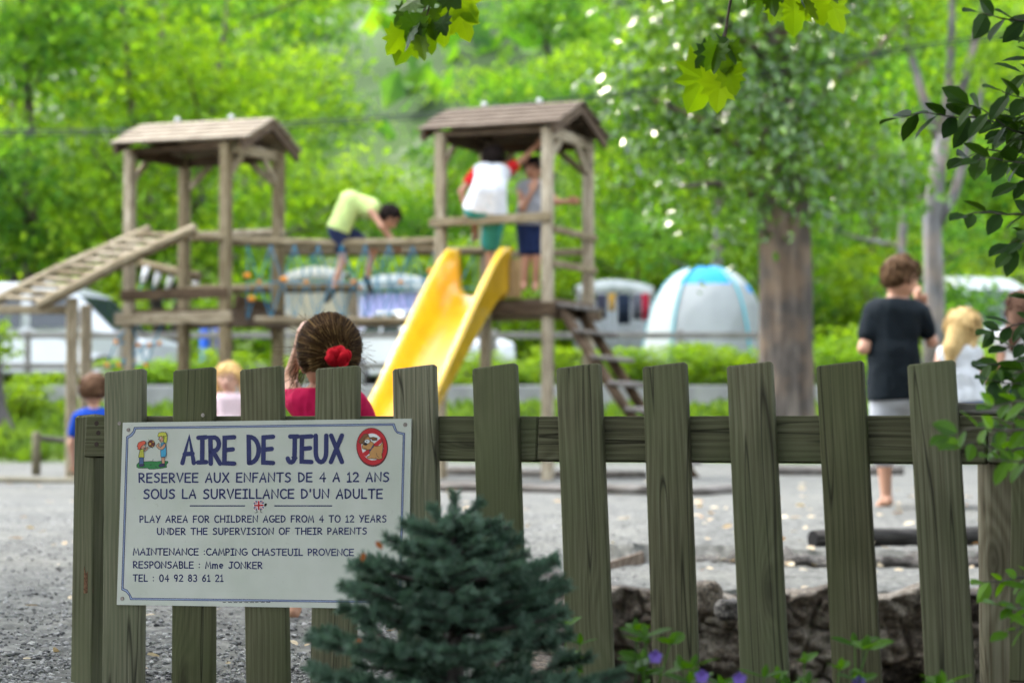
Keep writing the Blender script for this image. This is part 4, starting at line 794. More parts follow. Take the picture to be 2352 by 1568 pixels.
# boy in blue, hunkered down beside the left post
Y = 16.3; q = lambda x, y, dy=0: P(x, y, Y + dy)
person('small boy with cropped hair in a royal blue t-shirt crouching by the gravel', tuple(G(215, 1120)), dict(hd=q(216, 893), nec=q(217, 936), shL=q(178, 958), shR=q(258, 960), mid=q(222, 1015, .02), hiL=q(205, 1075, .02), hiR=q(250, 1075, .02),
    elL=q(164, 1018, .02), wrL=q(170, 1066, .06), hnL=q(176, 1088, .10), elR=q(278, 1020, .1), wrR=q(270, 1060, .25), knL=q(196, 1045, .38), anL=q(200, 1104, .2), toL=q(196, 1106, .36), knR=q(262, 1045, .38), anR=q(258, 1104, .2), toR=q(264, 1106, .36)),
    .70, (.15, .98, -.1), (0, 0, 1), SK, .104, .011, cloth('royal_blue_cloth', (.012, .06, .36)), .6, .02, cloth('grey_trousers', (.12, .13, .15)), .95, hairmat=hairm('cropped_brown_hair', (.06, .03, .016), (.2, .11, .06)), fit=1.02)
# blond child facing the camera
Y = 16.6; q = lambda x, y, dy=0: P(x, y, Y + dy)
HB2 = hairm('golden_hair', (.52, .30, .09), (.78, .55, .24))
person('blond toddler in a pale pink dress facing the fence', tuple(G(525, 1131)), dict(hd=q(525, 866), nec=q(525, 905), shL=q(557, 918), shR=q(497, 920), mid=q(526, 965), hiL=q(544, 1010), hiR=q(510, 1010),
    elL=q(566, 960), wrL=q(562, 1000, -.05), elR=q(490, 962), wrR=q(492, 1004, -.05), knL=q(540, 1068, -.02), anL=q(540, 1122), toL=q(541, 1129, -.12), knR=q(512, 1068, -.02), anR=q(512, 1122), toR=q(511, 1129, -.12)),
    .62, (-.12, -.98, -.08), (0, 0, 1), PALESK, .098, .010, cloth('pale_pink_cloth', (.72, .55, .56)), .4, .10, cloth('white_cloth', (.7, .68, .68)), .6, hairmat=HB2, longhair=[(q(552, 862, .02), q(556, 908, .02), .032, .016), (q(499, 862, .02), q(496, 910, .02), .032, .016), (q(525, 858, .07), q(525, 905, .06), .075, .05)])
# boy bending over the bridge beam
Y = 20.9; q = lambda x, y, dy=0: P(x, y, Y + dy)
person('boy in a lime yellow t-shirt bending down over the net bridge', tuple(P(800, 556, 20.9)), dict(hd=q(893, 498, -.02), nec=q(872, 484), shL=q(850, 474, .16), shR=q(852, 484, -.14), mid=q(804, 464), hiL=q(781, 526, .10), hiR=q(776, 528, -.10),
    elL=q(882, 520, .15), wrL=q(905, 556, .05), elR=q(876, 520, -.16), wrR=q(892, 545, -.10), hnR=q(898, 558, -.09), knL=q(858, 572, .1), anL=q(842, 642, .12), toL=q(852, 668, .08), knR=q(788, 596, -.06), anR=q(764, 668, -.06), toR=q(750, 690, -.10)),
    .80, (.75, -.25, -.66), (.66, 0, .75), SK, .106, .011, cloth('lime_cloth', (.50, .62, .22)), 0, .02, cloth('navy_cloth', (.03, .04, .09)), .55, hairmat=HBLK, shoes=cloth('dark_shoe', (.06, .06, .05)), fit=1.18)
# boy in white and red sitting on the rail of the right tower
Y = 20.55; q = lambda x, y, dy=0: P(x, y, Y + dy)
person('boy in a white t-shirt with red sleeves leaning on the right tower rail', tuple(P(1125, 665, 20.6)), dict(hd=q(1134, 362, .04), nec=q(1133, 384), shL=q(1094, 396, .05), shR=q(1168, 390, .05), mid=q(1122, 438, -.16), hiL=q(1092, 480, -.12), hiR=q(1136, 484, -.10),
    elL=q(1060, 440, .02), wrL=q(1070, 486, .0), hnL=q(1078, 500, -.03), elR=q(1202, 366, .02), wrR=q(1232, 335, .05), hnR=q(1245, 318, .05), knL=q(1086, 488, .26), anL=q(1092, 540, .42), toL=q(1090, 552, .52), knR=q(1126, 565, .14), anR=q(1126, 648, .16), toR=q(1122, 662, .30)),
    .86, (.1, .98, -.1), (0, 0, 1), SK2, .104, .011, (cloth('white_tee', (.74, .76, .78)), cloth('red_sleeve_cloth', (.58, .02, .02))), .62, .015, cloth('teal_cloth', (.05, .33, .30)), .9, hairmat=HBLK, fit=1.3)
# boy standing on the platform, one arm out
Y = 20.75; q = lambda x, y, dy=0: P(x, y, Y + dy)
person('boy in grey vest and navy shorts standing in the right tower, one arm out', tuple(P(1222, 668, 20.75)), dict(hd=q(1226, 386), nec=q(1222, 416), shL=q(1250, 430, .05), shR=q(1196, 434), mid=q(1222, 476), hiL=q(1236, 512, .02), hiR=q(1206, 512),
    elL=q(1278, 464), wrL=q(1302, 463), hnL=q(1318, 462), elR=q(1200, 478, -.12), wrR=q(1222, 440, -.18), hnR=q(1230, 420, -.16), knL=q(1232, 585), anL=q(1230, 655), toL=q(1228, 664, -.14), knR=q(1208, 585), anR=q(1204, 655), toR=q(1200, 664, -.14)),
    .90, (-.55, -.8, -.05), (0, 0, 1), SK2, .100, .011, cloth('grey_vest', (.30, .30, .31)), 0, .02, cloth('navy_shorts', (.018, .03, .085)), .85, hairmat=HBLK)
# two girls on a bench at the right edge
Y = 13.6; q = lambda x, y, dy=0: P(x, y, Y + dy)
def sitting(x, lab, hair, skin, top, s, tilt, yo=0):
    Q = lambda a, b, dy=0: q(x + a, b + yo, dy)
    return person(lab, tuple(Q(0, 925)), dict(hd=Q(-2 + tilt, 752), nec=Q(-5, 796), shL=Q(-46, 816), shR=Q(38, 814), mid=Q(-2, 868), hiL=Q(-20, 918), hiR=Q(28, 918), elL=Q(-54, 876, -.02), wrL=Q(-30, 925, .12), elR=Q(46, 868, .06), wrR=Q(24, 905, .12),
        knL=Q(-30, 925, .42), anL=Q(-30, 1040, .44), toL=Q(-32, 1052, .58), knR=Q(30, 925, .42), anR=Q(30, 1040, .44), toR=Q(32, 1052, .58)), .82, (.5, .85, -.05), (0, 0, 1), skin, .106, .011, top, s, .02, cloth('denim_shorts', (.03, .10, .28)), .6, hairmat=hair,
        longhair=[(Q(-4 + tilt, 745, -.03), Q(-22, 800, -.07), .085, .055), (Q(-22, 800, -.07), Q(-28, 842, -.09), .055, .02), (Q(14 + tilt, 745, -.0), Q(22, 800, -.04), .075, .03), (Q(22, 800, -.05), Q(26, 835, -.06), .03, .012)])
sitting(2208, 'girl with long blond hair in a white vest top, seen from behind', HBLD, PALESK, cloth('white_vest', (.66, .68, .69)), 0, 6)
sitting(2352, 'girl with long chestnut hair at the right edge of the picture', HCHE, SK, cloth('cream_top', (.6, .58, .56)), .3, 0, -40)
bench = thing('bench', 'grey wooden bench the girls with long hair are sitting on', 'bench', tuple(q(2270, 960) * V3(1, 1, 0)))
bz = q(2270, 950)[2]; b0, b1 = q(2118, 950, .22), q(2440, 950, .22)
for k in range(3): m = MB(140 + k); dy = V3(0, -.18 + .15 * k, 0); m.bar(b0 + dy, b1 + dy, .13, .035, V3(0, 1, 0), .006); m.build('seat_plank', GREYW, bench)
for x in (2160, 2305): m = MB(145); c0 = q(x, 955, .2); m.bar(c0 * V3(1, 1, 0), c0 - V3(0, 0, .02), .09, .3, V3(1, 0, 0), .006); m.build('leg', GREYW, bench)

# ------------------------------------------------------------------ STONE WALL, LOGS, LOW BORDERS
rng = np.random.default_rng(21)
def cellnoise(u, v, seeds):                            # distance to nearest and second nearest stone centre
    d = np.sqrt(((u[..., None] - seeds[:, 0]) * 1.0) ** 2 + ((v[..., None] - seeds[:, 1]) * 1.35) ** 2); d.sort(axis=-1); return d[..., 0], d[..., 1]
cu = np.linspace(0, 1, 620); wx = np.where(cu < .22, -.02 + .34 * (cu / .22), .32 + 3.9 * (cu - .22) / .78); wy = ywall(wx) + .02
arcl = np.concatenate([[0], np.cumsum(np.hypot(np.diff(wx), np.diff(wy)))]); nv = 56
vv = np.linspace(0, 1, nv); UU, VV = np.meshgrid(arcl, vv, indexing='ij'); seeds = np.stack([rng.uniform(0, arcl[-1], 230), rng.uniform(0, .5, 230)], 1)
topz = -.065 + .022 * np.sin(arcl * 9) * np.sin(arcl * 3.7 + 1) + .012 * np.sin(arcl * 23)
ZW = -.50 + (topz[:, None] + .50) * vv[None]; d1, d2 = cellnoise(UU, ZW + .5, seeds); bul = np.clip((d2 - d1) * 1.6, 0, .045) * (1 + .5 * np.sin(d1 * 40)) + .020 * np.sin(UU * 21 + 6 * ZW) * np.sin(ZW * 33 + UU * 5) + .012 * np.sin(UU * 57 + ZW * 20) * np.sin(ZW * 71 - UU * 13) + rng.normal(size=UU.shape) * .0045
from mathutils import noise as mn, Vector
fr = np.array([[mn.fractal(Vector((UU[i, j] * 5, ZW[i, j] * 7, .3)), .85, 2.1, 6) for j in range(nv)] for i in range(len(cu))]); rdg = np.array([[mn.ridged_multi_fractal(Vector((UU[i, j] * 9, ZW[i, j] * 12, 2.3)), .9, 2.0, 4, 1.0, 2.0) for j in range(nv)] for i in range(len(cu))])
bul = bul * .8 + .046 * fr + .022 * (rdg - 1)
tx, ty = np.gradient(wx), np.gradient(wy); tl = np.hypot(tx, ty); nx_, ny_ = ty / tl, -tx / tl
bul[:, -1] *= .5
X0 = wx[:, None] + nx_[:, None] * (bul - .03); Y0_ = wy[:, None] + ny_[:, None] * (bul - .03)
front = np.stack([X0, Y0_, ZW], -1); cap_w = np.stack([wx - nx_ * .20, wy - ny_ * .20, topz - .01 + .01 * np.sin(arcl * 14)], -1)[:, None]; cap_b = cap_w - V3(0, 0, .3)
A = np.concatenate([front, front[:, -1:] * .5 + cap_w * .5 + V3(0, 0, .012), cap_w, cap_b], 1); na, nb = A.shape[:2]; ii = (np.arange(na - 1)[:, None] * nb + np.arange(nb - 1)).ravel()
def stonemat(name, c0, c1, c2, sc=5.5):
    m, nt, b = newmat(name); tc = nd(nt, 'ShaderNodeTexCoord'); v = nd(nt, 'ShaderNodeTexVoronoi', Vector=tc.outputs['Object'], Scale=sc); n = nd(nt, 'ShaderNodeTexNoise', Vector=tc.outputs['Object'], Scale=20.0, Detail=9.0, Roughness=.78)
    s = nd(nt, 'ShaderNodeSeparateColor', Color=v.outputs['Color']); f = nd(nt, 'ShaderNodeMath', {'operation': 'MULTIPLY_ADD'}, i0=s.outputs[0], i1=.4, i2=nd(nt, 'ShaderNodeMath', {'operation': 'MULTIPLY_ADD'}, i0=n.outputs[0], i1=1.1, i2=-.22))
    n4 = nd(nt, 'ShaderNodeTexNoise', Vector=tc.outputs['Object'], Scale=75.0, Detail=5.0, Roughness=.8); spk = ramp(nt, n4.outputs[0], [(.36, (.35, .35, .35)), (.5, (.95, .95, .95)), (.66, (1.7, 1.65, 1.55))])
    nt.links.new(mix(nt, 1.0, ramp(nt, f, [(.30, c0), (.5, c1), (.72, c2)]), spk, 'MULTIPLY'), b.inputs['Base Color']); b.inputs['Roughness'].default_value = .95
    nt.links.new(nd(nt, 'ShaderNodeBump', Strength=1.0, Distance=.04, Height=n.outputs[0]).outputs[0], b.inputs['Normal']); return m
STONE = stonemat('rough_wall_stone', (.055, .040, .026), (.19, .148, .103), (.42, .365, .29)); RUBBLE = stonemat('grey_rubble', (.07, .062, .053), (.16, .145, .125), (.30, .28, .25), 9)
tag(mk('stone_wall', A.reshape(-1, 3), np.stack([ii, ii + nb, ii + nb + 1, ii + 1], 1), STONE, smooth=True), 'low rough brown stone retaining wall behind the right half of the fence', 'wall')
def rock(name, c, r, lab, seed, mat, grp=None):
    rg = np.random.default_rng(seed); m = MB(); m.ball((0, 0, 0), 1, nu=14, nv=10); V = m.V[0]; ph = rg.uniform(0, 6, 6)
    k = 1 + .16 * np.sin(V[:, 0] * 2.6 + ph[0]) + .14 * np.sin(V[:, 1] * 3.1 + ph[1]) + .12 * np.sin(V[:, 2] * 3.4 + ph[2]) + .07 * np.sin(V[:, 0] * 7 + V[:, 1] * 5 + ph[3]) + rg.normal(size=len(V)) * .03
    V = np.sign(V) * np.abs(V) ** .8 * k[:, None] * np.asarray(r); o = mk(name, V, m.F, mat, None, True); o.location = tuple(c); o.rotation_euler = (0, 0, rg.uniform(-.5, .5)); return tag(o, lab, 'rock', grp)
def onz(px, py, z): g = G(px, py, z); return g
rock('boulder', onz(1275, 1362, -.06) + V3(0, .05, .02), (.10, .09, .07), 'pale boulder at the near left end of the low stone wall', 1, RUBBLE)
rock('boulder', onz(1622, 1382, -.07) + V3(0, .05, .01), (.065, .06, .045), 'small knobbly rock on the stone wall between middle pickets', 2, STONE)
rock('boulder', onz(1672, 1395, -.07) + V3(0, .05, -.01), (.05, .05, .028), 'flat pale rock on the stone wall beside a knobbly rock', 3, RUBBLE)
xe = np.linspace(.62, 2.6, 150); ye = 9.56 + 0.12 * np.sin(3.1 * xe) + 0.05 * np.sin(9 * xe); ke = 22; Ve = []
for i in range(150):
    for j in range(ke):
        an = 2 * math.pi * j / ke; p = V3(xe[i], ye[i] + .03 + .10 * math.cos(an), -.058 + .055 * math.sin(an) * (1 if math.sin(an) < 0 else .72 + .3 * math.sin(xe[i] * 17) * math.sin(xe[i] * 6.1))); f_ = mn.fractal(Vector(p * 9), .8, 2.1, 5) * .022 + (mn.ridged_multi_fractal(Vector(p * 14), .9, 2.0, 4, 1.0, 2.0) - 1) * .010
        Ve.append(p + V3(0, math.cos(an), math.sin(an)) * f_)
Fe = [[i * ke + j, i * ke + (j + 1) % ke, (i + 1) * ke + (j + 1) % ke, (i + 1) * ke + j] for i in range(149) for j in range(ke)]
tag(mk('stone_edging', Ve, Fe, RUBBLE, smooth=True), 'rough low stone edging of the gravel step, just below the dark log', 'edging')
def logthing(label, a, b, r, mat=LOGW, dark=False, za=0.0):
    p0, p1 = onz(*a, za), onz(*b, za); p0, p1 = p0 + Zu * r * .85, p1 + Zu * r * .85; t = np.linspace(0, 1, 12)[:, None]; pts = p0 + (p1 - p0) * t; pts[:, 2] += .006 * np.sin(t[:, 0] * 9)
    m = MB(150); m.tube(pts, r * (1 + .05 * np.sin(t[:, 0] * 13)), 14); ro_ = thing('log', label, 'log', tuple(p0 - Zu * r)); o = m.build('trunk', mat, ro_, True)
    if dark:
        ax = nrm(p1 - p0); m = MB(); m.tube([p0 - ax * .004, p0 + ax * .002], [r * .97, r * .97], 16); m.build('cut_end', flat('black_log_end', (.012, .011, .010), .9), ro_)  # cut end capped in near-black
    return ro_
logthing('dark old log with a black cut end lying on the gravel behind the fence', (1868, 1257), (2420, 1240), .042, wood('dark_log', (.02, .018, .015), (.06, .055, .048), (.15, .14, .13), 20, .4), dark=True)
logthing('long grey edging log lying across the gravel below the slide', (1010, 1126), (1500, 1136), .036)
logthing('grey edging log on the gravel right of the slide', (1500, 1136), (1700, 1133), .034)
logthing('thick grey log at the far gravel edge left of the teenager', (1740, 1090), (2075, 1090), .05)
logthing('pale edging log on the far gravel at the left edge', (-90, 1108), (400, 1108), .026, PALEW)
logthing('brown edging log at the foot of the right tower', (1010, 1090), (1480, 1100), .04)
logthing('low rail log on the ground beside the short stake at left', (-60, 1062), (170, 1058), .05)
st_ = thing('stake', 'short round wooden stake standing at the left gravel edge', 'stake', tuple(G(83, 1088))); m = MB(); c = G(83, 1088); m.tube([c - Zu * .1, c + Zu * .40, c + Zu * .43], [.046, .045, .035], 14); m.build('stake_body', PALEW, st_, True)
m = MB(); c = P(83, 1005, c[1]); m.tube([c, P(160, 1012, c[1] + .3)], .03, 8); m.build('side_rail', LOGW, st_)
tag(MB().prism([P(1395, 1292, 9.2), P(1478, 1266, 9.5), P(1482, 1292, 9.5), P(1398, 1330, 9.2)], V3(0, .05, 0)).build('edge_board', wood('brown_board', (.06, .04, .025), (.15, .1, .06), (.25, .19, .13), 20, .4)), 'slanting brown board edging the gravel step between two pickets', 'board')
m = MB(151); m.bar(V3(-9.5, 33.25, .78), V3(5.2, 33.25, .78), .56, .22, Zu, .02, segs=8); m.build('concrete_wall', flat('grey_concrete', (.36, .36, .34), .9, .2, .22, 2.2, .3)); tag(bpy.data.objects['concrete_wall'], 'long low grey concrete wall behind the playground', 'wall')
# rail fence along the camp lane
rf = thing('rail_fence', 'grey wooden rail fence running along the lane behind the playground', 'fence', (-1.5, 36, 1.03))
for i, x in enumerate(np.arange(-9.6, 4.6, 1.55)): m = MB(160 + i); m.bar(V3(x, 36.05, .9), V3(x, 36.05, 2.02), .10, .08, V3(1, 0, 0), .012); m.build('post', GREYW, rf)
for z in (1.93, 1.42): m = MB(180); m.bar(V3(-9.8, 36, z), V3(4.6, 36, z), .10, .045, Zu, .01, segs=6); m.build('rail', GREYW, rf)

# ------------------------------------------------------------------ CAMP: cars and tents
WHITEP = flat('white_car_paint', (.58, .60, .61), .25, .5, .03, 2); GLASS = flat('car_glass', (.025, .035, .04), .08, .6, .1, 2); TYRE = flat('tyre_rubber', (.02, .02, .02), .85); RIM = flat('wheel_rim', (.45, .45, .46), .35, .5, metal=.6); LAMP = flat('lamp_glass', (.7, .7, .68), .15, .6); BUMP = flat('dark_bumper', (.05, .05, .052), .6)
def vehicle(name, label, cat, loc, rz, prof, belt, W, wins, wheels, paint=WHITEP, lamps=()):
    """prof: side outline (x forward, z up); upper part leans in above the belt"""
    t = thing(name, label, cat); hw = lambda z: W / 2 * (1 - .16 * max(0, (z - belt) / (max(p[1] for p in prof) - belt)) - (.04 if z < .45 else 0)); n = len(prof)
    V = [(x, -hw(z), z) for x, z in prof] + [(x, hw(z), z) for x, z in prof]; b = mk('body', V, [list(range(n))[::-1], [n + i for i in range(n)]] + [[i, (i + 1) % n, n + (i + 1) % n, n + i] for i in range(n)], paint, t)
    bv = b.modifiers.new('bevel', 'BEVEL'); bv.width = .06; bv.segments = 3; bv.limit_method = 'ANGLE'
    for w_ in wins:
        if w_[0] == 's':
            for sg in (-1, 1): mk('window', [(x, sg * (hw(z) + .006), z) for x, z in w_[1]], [list(range(len(w_[1])))], GLASS, t)
        else:
            (x0, z0), (x1, z1) = w_[1]; nn = nrm(V3(z1 - z0, 0, x0 - x1)) * .008; nn = nn if (nn[0] > 0) == (w_[0] == 'f') else -nn
            mk('windscreen' if w_[0] == 'f' else 'rear_window', [V3(x0, -hw(z0) * .9, z0) + nn, V3(x0, hw(z0) * .9, z0) + nn, V3(x1, hw(z1) * .88, z1) + nn, V3(x1, -hw(z1) * .88, z1) + nn], [[0, 1, 2, 3]], GLASS, t)
    for x, r in wheels:
        for sg in (-1, 1):
            m = MB(); m.tube([(x, sg * (W / 2 - .2), r), (x, sg * (W / 2 + .005), r)], r, 24); wh = m.build('wheel', TYRE, t); m = MB(); m.tube([(x, sg * (W / 2), r), (x, sg * (W / 2 + .02), r)], r * .62, 18); m.build('rim', RIM, wh)
    for nm, x, z, s in lamps:
        for sg in (-1, 1): m = MB(); m.ball((x, sg * W * .36, z), (.05, .14, .09)); m.build(nm, LAMP if nm == 'headlight' else flat('tail_red', (.4, .02, .02), .2, .5), t, True)
    m = MB(); xa = max(p[0] for p in prof); m.bar((xa + .01, -W * .46, .42), (xa + .01, W * .46, .42), .2, .1, (0, 0, 1), .03); m.build('bumper', BUMP, t)
    t.location = loc; t.rotation_euler = (0, 0, rz); return t
g0 = lambda px, Y: V3((px - CX) / FPX * Y, Y, float(hgt(0, Y)))
VAN = [(-2.4, .35), (2.35, .35), (2.45, .6), (2.4, .95), (1.75, 1.12), (.95, 1.85), (.4, 2.05), (-2.3, 2.08), (-2.45, 1.2)]
vehicle('van', 'white van with a sloping windscreen parked behind the left tower', 'van', tuple(g0(104, 41)), R(-12), VAN, 1.15, 1.9, [('s', [(.1, 1.2), (1.35, 1.2), (.85, 1.75), (.1, 1.85)]), ('s', [(-2.1, 1.2), (-.1, 1.2), (-.1, 1.85), (-2.1, 1.85)]), ('f', ((1.72, 1.16), (1.0, 1.8)))], [(1.55, .34), (-1.6, .34)], lamps=[('headlight', 2.36, .85, 1)])
CARP = [(-2.0, .3), (2.0, .3), (2.1, .55), (2.0, .85), (1.1, 1.0), (.45, 1.45), (-.9, 1.5), (-1.75, 1.05), (-2.1, .95), (-2.1, .5)]
carw = [('s', [(.95, 1.02), (.42, 1.38), (-.2, 1.42), (-.2, 1.0)]), ('s', [(-.3, 1.0), (-.3, 1.42), (-.85, 1.42), (-1.5, 1.03)]), ('f', ((1.06, 1.03), (.48, 1.42))), ('r', ((-1.7, 1.09), (-.95, 1.47)))]
vehicle('car', 'white car parked behind the yellow slide', 'car', tuple(g0(985, 39)), R(-68), CARP, .98, 1.72, carw, [(1.25, .31), (-1.25, .31)], lamps=[('headlight', 2.0, .7, 1), ('tail_light', -2.08, .75, 1)])
vehicle('camper_van', 'white camper van parked among trees beyond the blond girl', 'van', tuple(g0(2225, 47)), R(-66), [(x, z * 1.25) for x, z in VAN], 1.44, 1.95, [(k, [(x, z * 1.25) for x, z in p]) for k, p in (('s', [(.1, 1.2), (1.35, 1.2), (.85, 1.75), (.1, 1.85)]), ('s', [(-2.1, 1.2), (-.1, 1.2), (-.1, 1.85), (-2.1, 1.85)]), ('f', ((1.72, 1.16), (1.0, 1.8))))], [(1.55, .34), (-1.6, .34)], lamps=[('headlight', 2.36, 1.0, 1)])
TW = flat('white_tent_cloth', (.43, .46, .43), .7, .2, .05, 3); TB = flat('blue_tent_cloth', (.02, .28, .62), .6, .2, .08, 3); TG = flat('grey_and_shaded_tent_cloth', (.30, .32, .31), .7, .2, .06, 3)
def dome(name, label, c, rx, ry, hgt_, mats, bands, dz=0):
    t = thing(name, label, 'tent', tuple(c)); nu, nv = 48, 14; V = []; mi = []; F = []
    for i in range(nv + 1):
        f = i / nv; r = math.cos(f * math.pi / 2 * .985) ** .72; z = math.sin(f * math.pi / 2) ** .95 * hgt_
        for j in range(nu):
            a = 2 * math.pi * j / nu; rib = 1 + .045 * abs(math.cos(2.5 * a)) * (1 - f * .5); V.append(c + V3(math.cos(a) * rx * r * rib, math.sin(a) * ry * r * rib, z))
    for i in range(nv):
        for j in range(nu): F.append([i * nu + j, i * nu + (j + 1) % nu, (i + 1) * nu + (j + 1) % nu, (i + 1) * nu + j]); mi.append(bands(i / nv, 2 * math.pi * (j + .5) / nu))
    mk('canopy', V, F, mats, t, True, mi=mi)
    for k in range(5):
        m = MB(); a = k * math.pi * 2 / 5 + .3; m.tube([c + V3(math.cos(a) * rx * math.cos(f * 1.54) ** .72 * 1.05, math.sin(a) * ry * math.cos(f * 1.54) ** .72 * 1.05, math.sin(f * 1.57) ** .95 * hgt_ + .01) for f in np.linspace(0, 1, 10)], .022, 6); m.build('tent_pole', flat('teal_pole_sleeve', (.10, .42, .48), .6), t, True)
    return t
dome('dome_tent', 'large white and blue dome tent left of the thick tree trunk', g0(1622, 41), 1.22, 1.3, 2.38, [TW, TB, TG], lambda f, a: 1 if (f > .62 and math.sin(3 * a + .4) > -.45) or (.5 < f < .64 and math.sin(a * 2.0 + 2.2) > .92) else 2 if math.cos(a + .9) > .2 and f < .6 else 0)  # grey on the right paints in the shaded side of the white cloth
def awning(label, px0, px1, ytop, ybot, Y, roofm, wallm, depth=2.2, name='awning_tent'):
    a, b = P(px0, ytop, Y), P(px1, ytop, Y); zt = a[2]; zb = float(hgt(0, Y)); t = thing(name, label, 'tent', ((a[0] + b[0]) / 2, Y, zb)); m = MB(); n = 9
    V = []; 
    for i in range(n):
        f = i / (n - 1); z = zt - .14 * (abs(f - .5) * 2) ** 1.8
        for y in (Y - .1, Y + depth / 2, Y + depth): V.append((a[0] + (b[0] - a[0]) * f, y, z - .08 * (y != Y + depth / 2)))
    F = [[i * 3 + j, i * 3 + j + 1, (i + 1) * 3 + j + 1, (i + 1) * 3 + j] for i in range(n - 1) for j in (0, 1)]; ro_ = mk('roof', V, F, roofm, t, True); sd = ro_.modifiers.new('s', 'SOLIDIFY'); sd.thickness = .02
    zw = zt - .4; n = 30; V = [(a[0] + (b[0] - a[0]) * i / n, Y + .05 * math.sin(i * 1.9), z) for z in (zb, zw) for i in range(n + 1)]; w_ = mk('side_wall', V, [[i, i + 1, n + 2 + i, n + 1 + i] for i in range(n)], wallm, t, True); sd = w_.modifiers.new('s', 'SOLIDIFY'); sd.thickness = .012
    w2 = mk('side_wall', [(x, y + depth * .97, z) for x, y, z in V], [[i, i + 1, n + 2 + i, n + 1 + i] for i in range(n)], wallm, t, True)
    V = [V3(a[0] + (b[0] - a[0]) * i / 16, Y - .11 + .02 * math.sin(i * 1.7), zt - .14 * (abs(i / 8 - 1)) ** 1.8 - .07 - d * (.26 + .03 * (i % 2))) for d in (0, 1) for i in range(17)]; vl = mk('valance', V, [[i, i + 1, 18 + i, 17 + i] for i in range(16)], roofm, t, True); vl.modifiers.new('s', 'SOLIDIFY').thickness = .012
    for x in (a[0] + .05, b[0] - .05):
        for y in (Y, Y + depth): m = MB(); m.tube([(x, y, zb), (x, y, zw + .02)], .025, 8); m.build('pole', RIM, t)
    return t
LILAC = flat('lilac_cloth', (.42, .42, .66), .7, .2, .10, 3); BEIGE = flat('beige_canvas', (.45, .41, .28), .8, .2, .08, 3)
awning('lilac awning tent with a white roof behind the net bridge', 822, 985, 622, 760, 40, TW, LILAC)
awning('beige canvas awning tent behind the net bridge', 655, 792, 606, 760, 43, flat('pale_canvas', (.55, .53, .44), .8), BEIGE)
awning('grey and white awning tent between the stair and the dome tent', 1325, 1500, 636, 760, 44, TW, TG)
lw = thing('washing_line', 'washing line hung with dark and red clothes in front of the grey awning', 'washing line', tuple(g0(1425, 42.5)))
m = MB(); m.tube([P(1330, 672, 42.5), P(1420, 676, 42.5), P(1500, 672, 42.5)], .012, 6); m.build('cord', RIM, lw)
for x in (1328, 1502): m = MB(); m.tube([P(x, 660, 42.5), V3(P(x, 660, 42.5)[0], 42.5, float(hgt(0, 42.5)))], .03, 8); m.build('pole', GREYW, lw)
for i, (x, w_, l_, c) in enumerate(((1350, 26, 62, (.03, .03, .05)), (1382, 22, 58, (.05, .05, .07)), (1405, 14, 40, (.55, .32, .05)), (1432, 28, 70, (.02, .03, .05)), (1462, 20, 60, (.12, .12, .14)), (1482, 16, 62, (.45, .02, .05)))):
    n = 6; V = [P(x - w_ / 2 + w_ * k / n, 674 + l_ * r_, 42.48 + .04 * math.sin(k * 2 + r_)) for r_ in (0, .5, 1) for k in range(n + 1)]; o = mk('hung_cloth', V, [[r_ * (n + 1) + k, r_ * (n + 1) + k + 1, (r_ + 1) * (n + 1) + k + 1, (r_ + 1) * (n + 1) + k] for r_ in (0, 1) for k in range(n)], cloth('washing_%d' % i, c), lw, True); o.modifiers.new('s', 'SOLIDIFY').thickness = .01
for i, (x, lab) in enumerate(((470, 'blue plastic barrel under the left tower, left one'), (497, 'blue plastic barrel under the left tower, right one'))):
    b0 = P(x, 772, 37.5); b1 = P(x, 726, 37.5); br = thing('barrel', lab, 'barrel', (b0[0], b0[1], float(hgt(0, 37.5)))); m = MB(); zb = float(hgt(0, 37.5)); r0 = 10.5 / FPX * 37.5
    m.tube([(b0[0], 37.5, zb), (b0[0], 37.5, zb + .05), (b0[0], 37.5, (zb + b1[2]) / 2), (b0[0], 37.5, b1[2] - .05), (b0[0], 37.5, b1[2])], [r0 * .9, r0, r0 * 1.08, r0, r0 * .85], 18); bb = m.build('barrel_body', flat('blue_plastic', (.02, .13, .62), .4), br, True)
    m = MB(); m.tube([(b0[0], 37.5, b1[2]), (b0[0], 37.5, b1[2] + .03)], r0 * .6, 14); m.build('lid', BUMP, br)
# overhead cables
cb = thing('overhead_cable', 'pair of dark overhead cables crossing above the play towers', 'cable', tuple(P(600, 283, 27)))
for dy, dY in ((0, 0), (9, .3)):
    m = MB(); m.tube([P(x, y + dy, 27 + dY) for x, y in ((-150, 302), (270, 299), (640, 284), (975, 262), (1400, 217), (1750, 166), (2040, 116), (2352, 72), (2500, 48))], .009 if dy else .013, 6); m.build('cable', flat('cable_black', (.03, .04, .04), .6), cb)

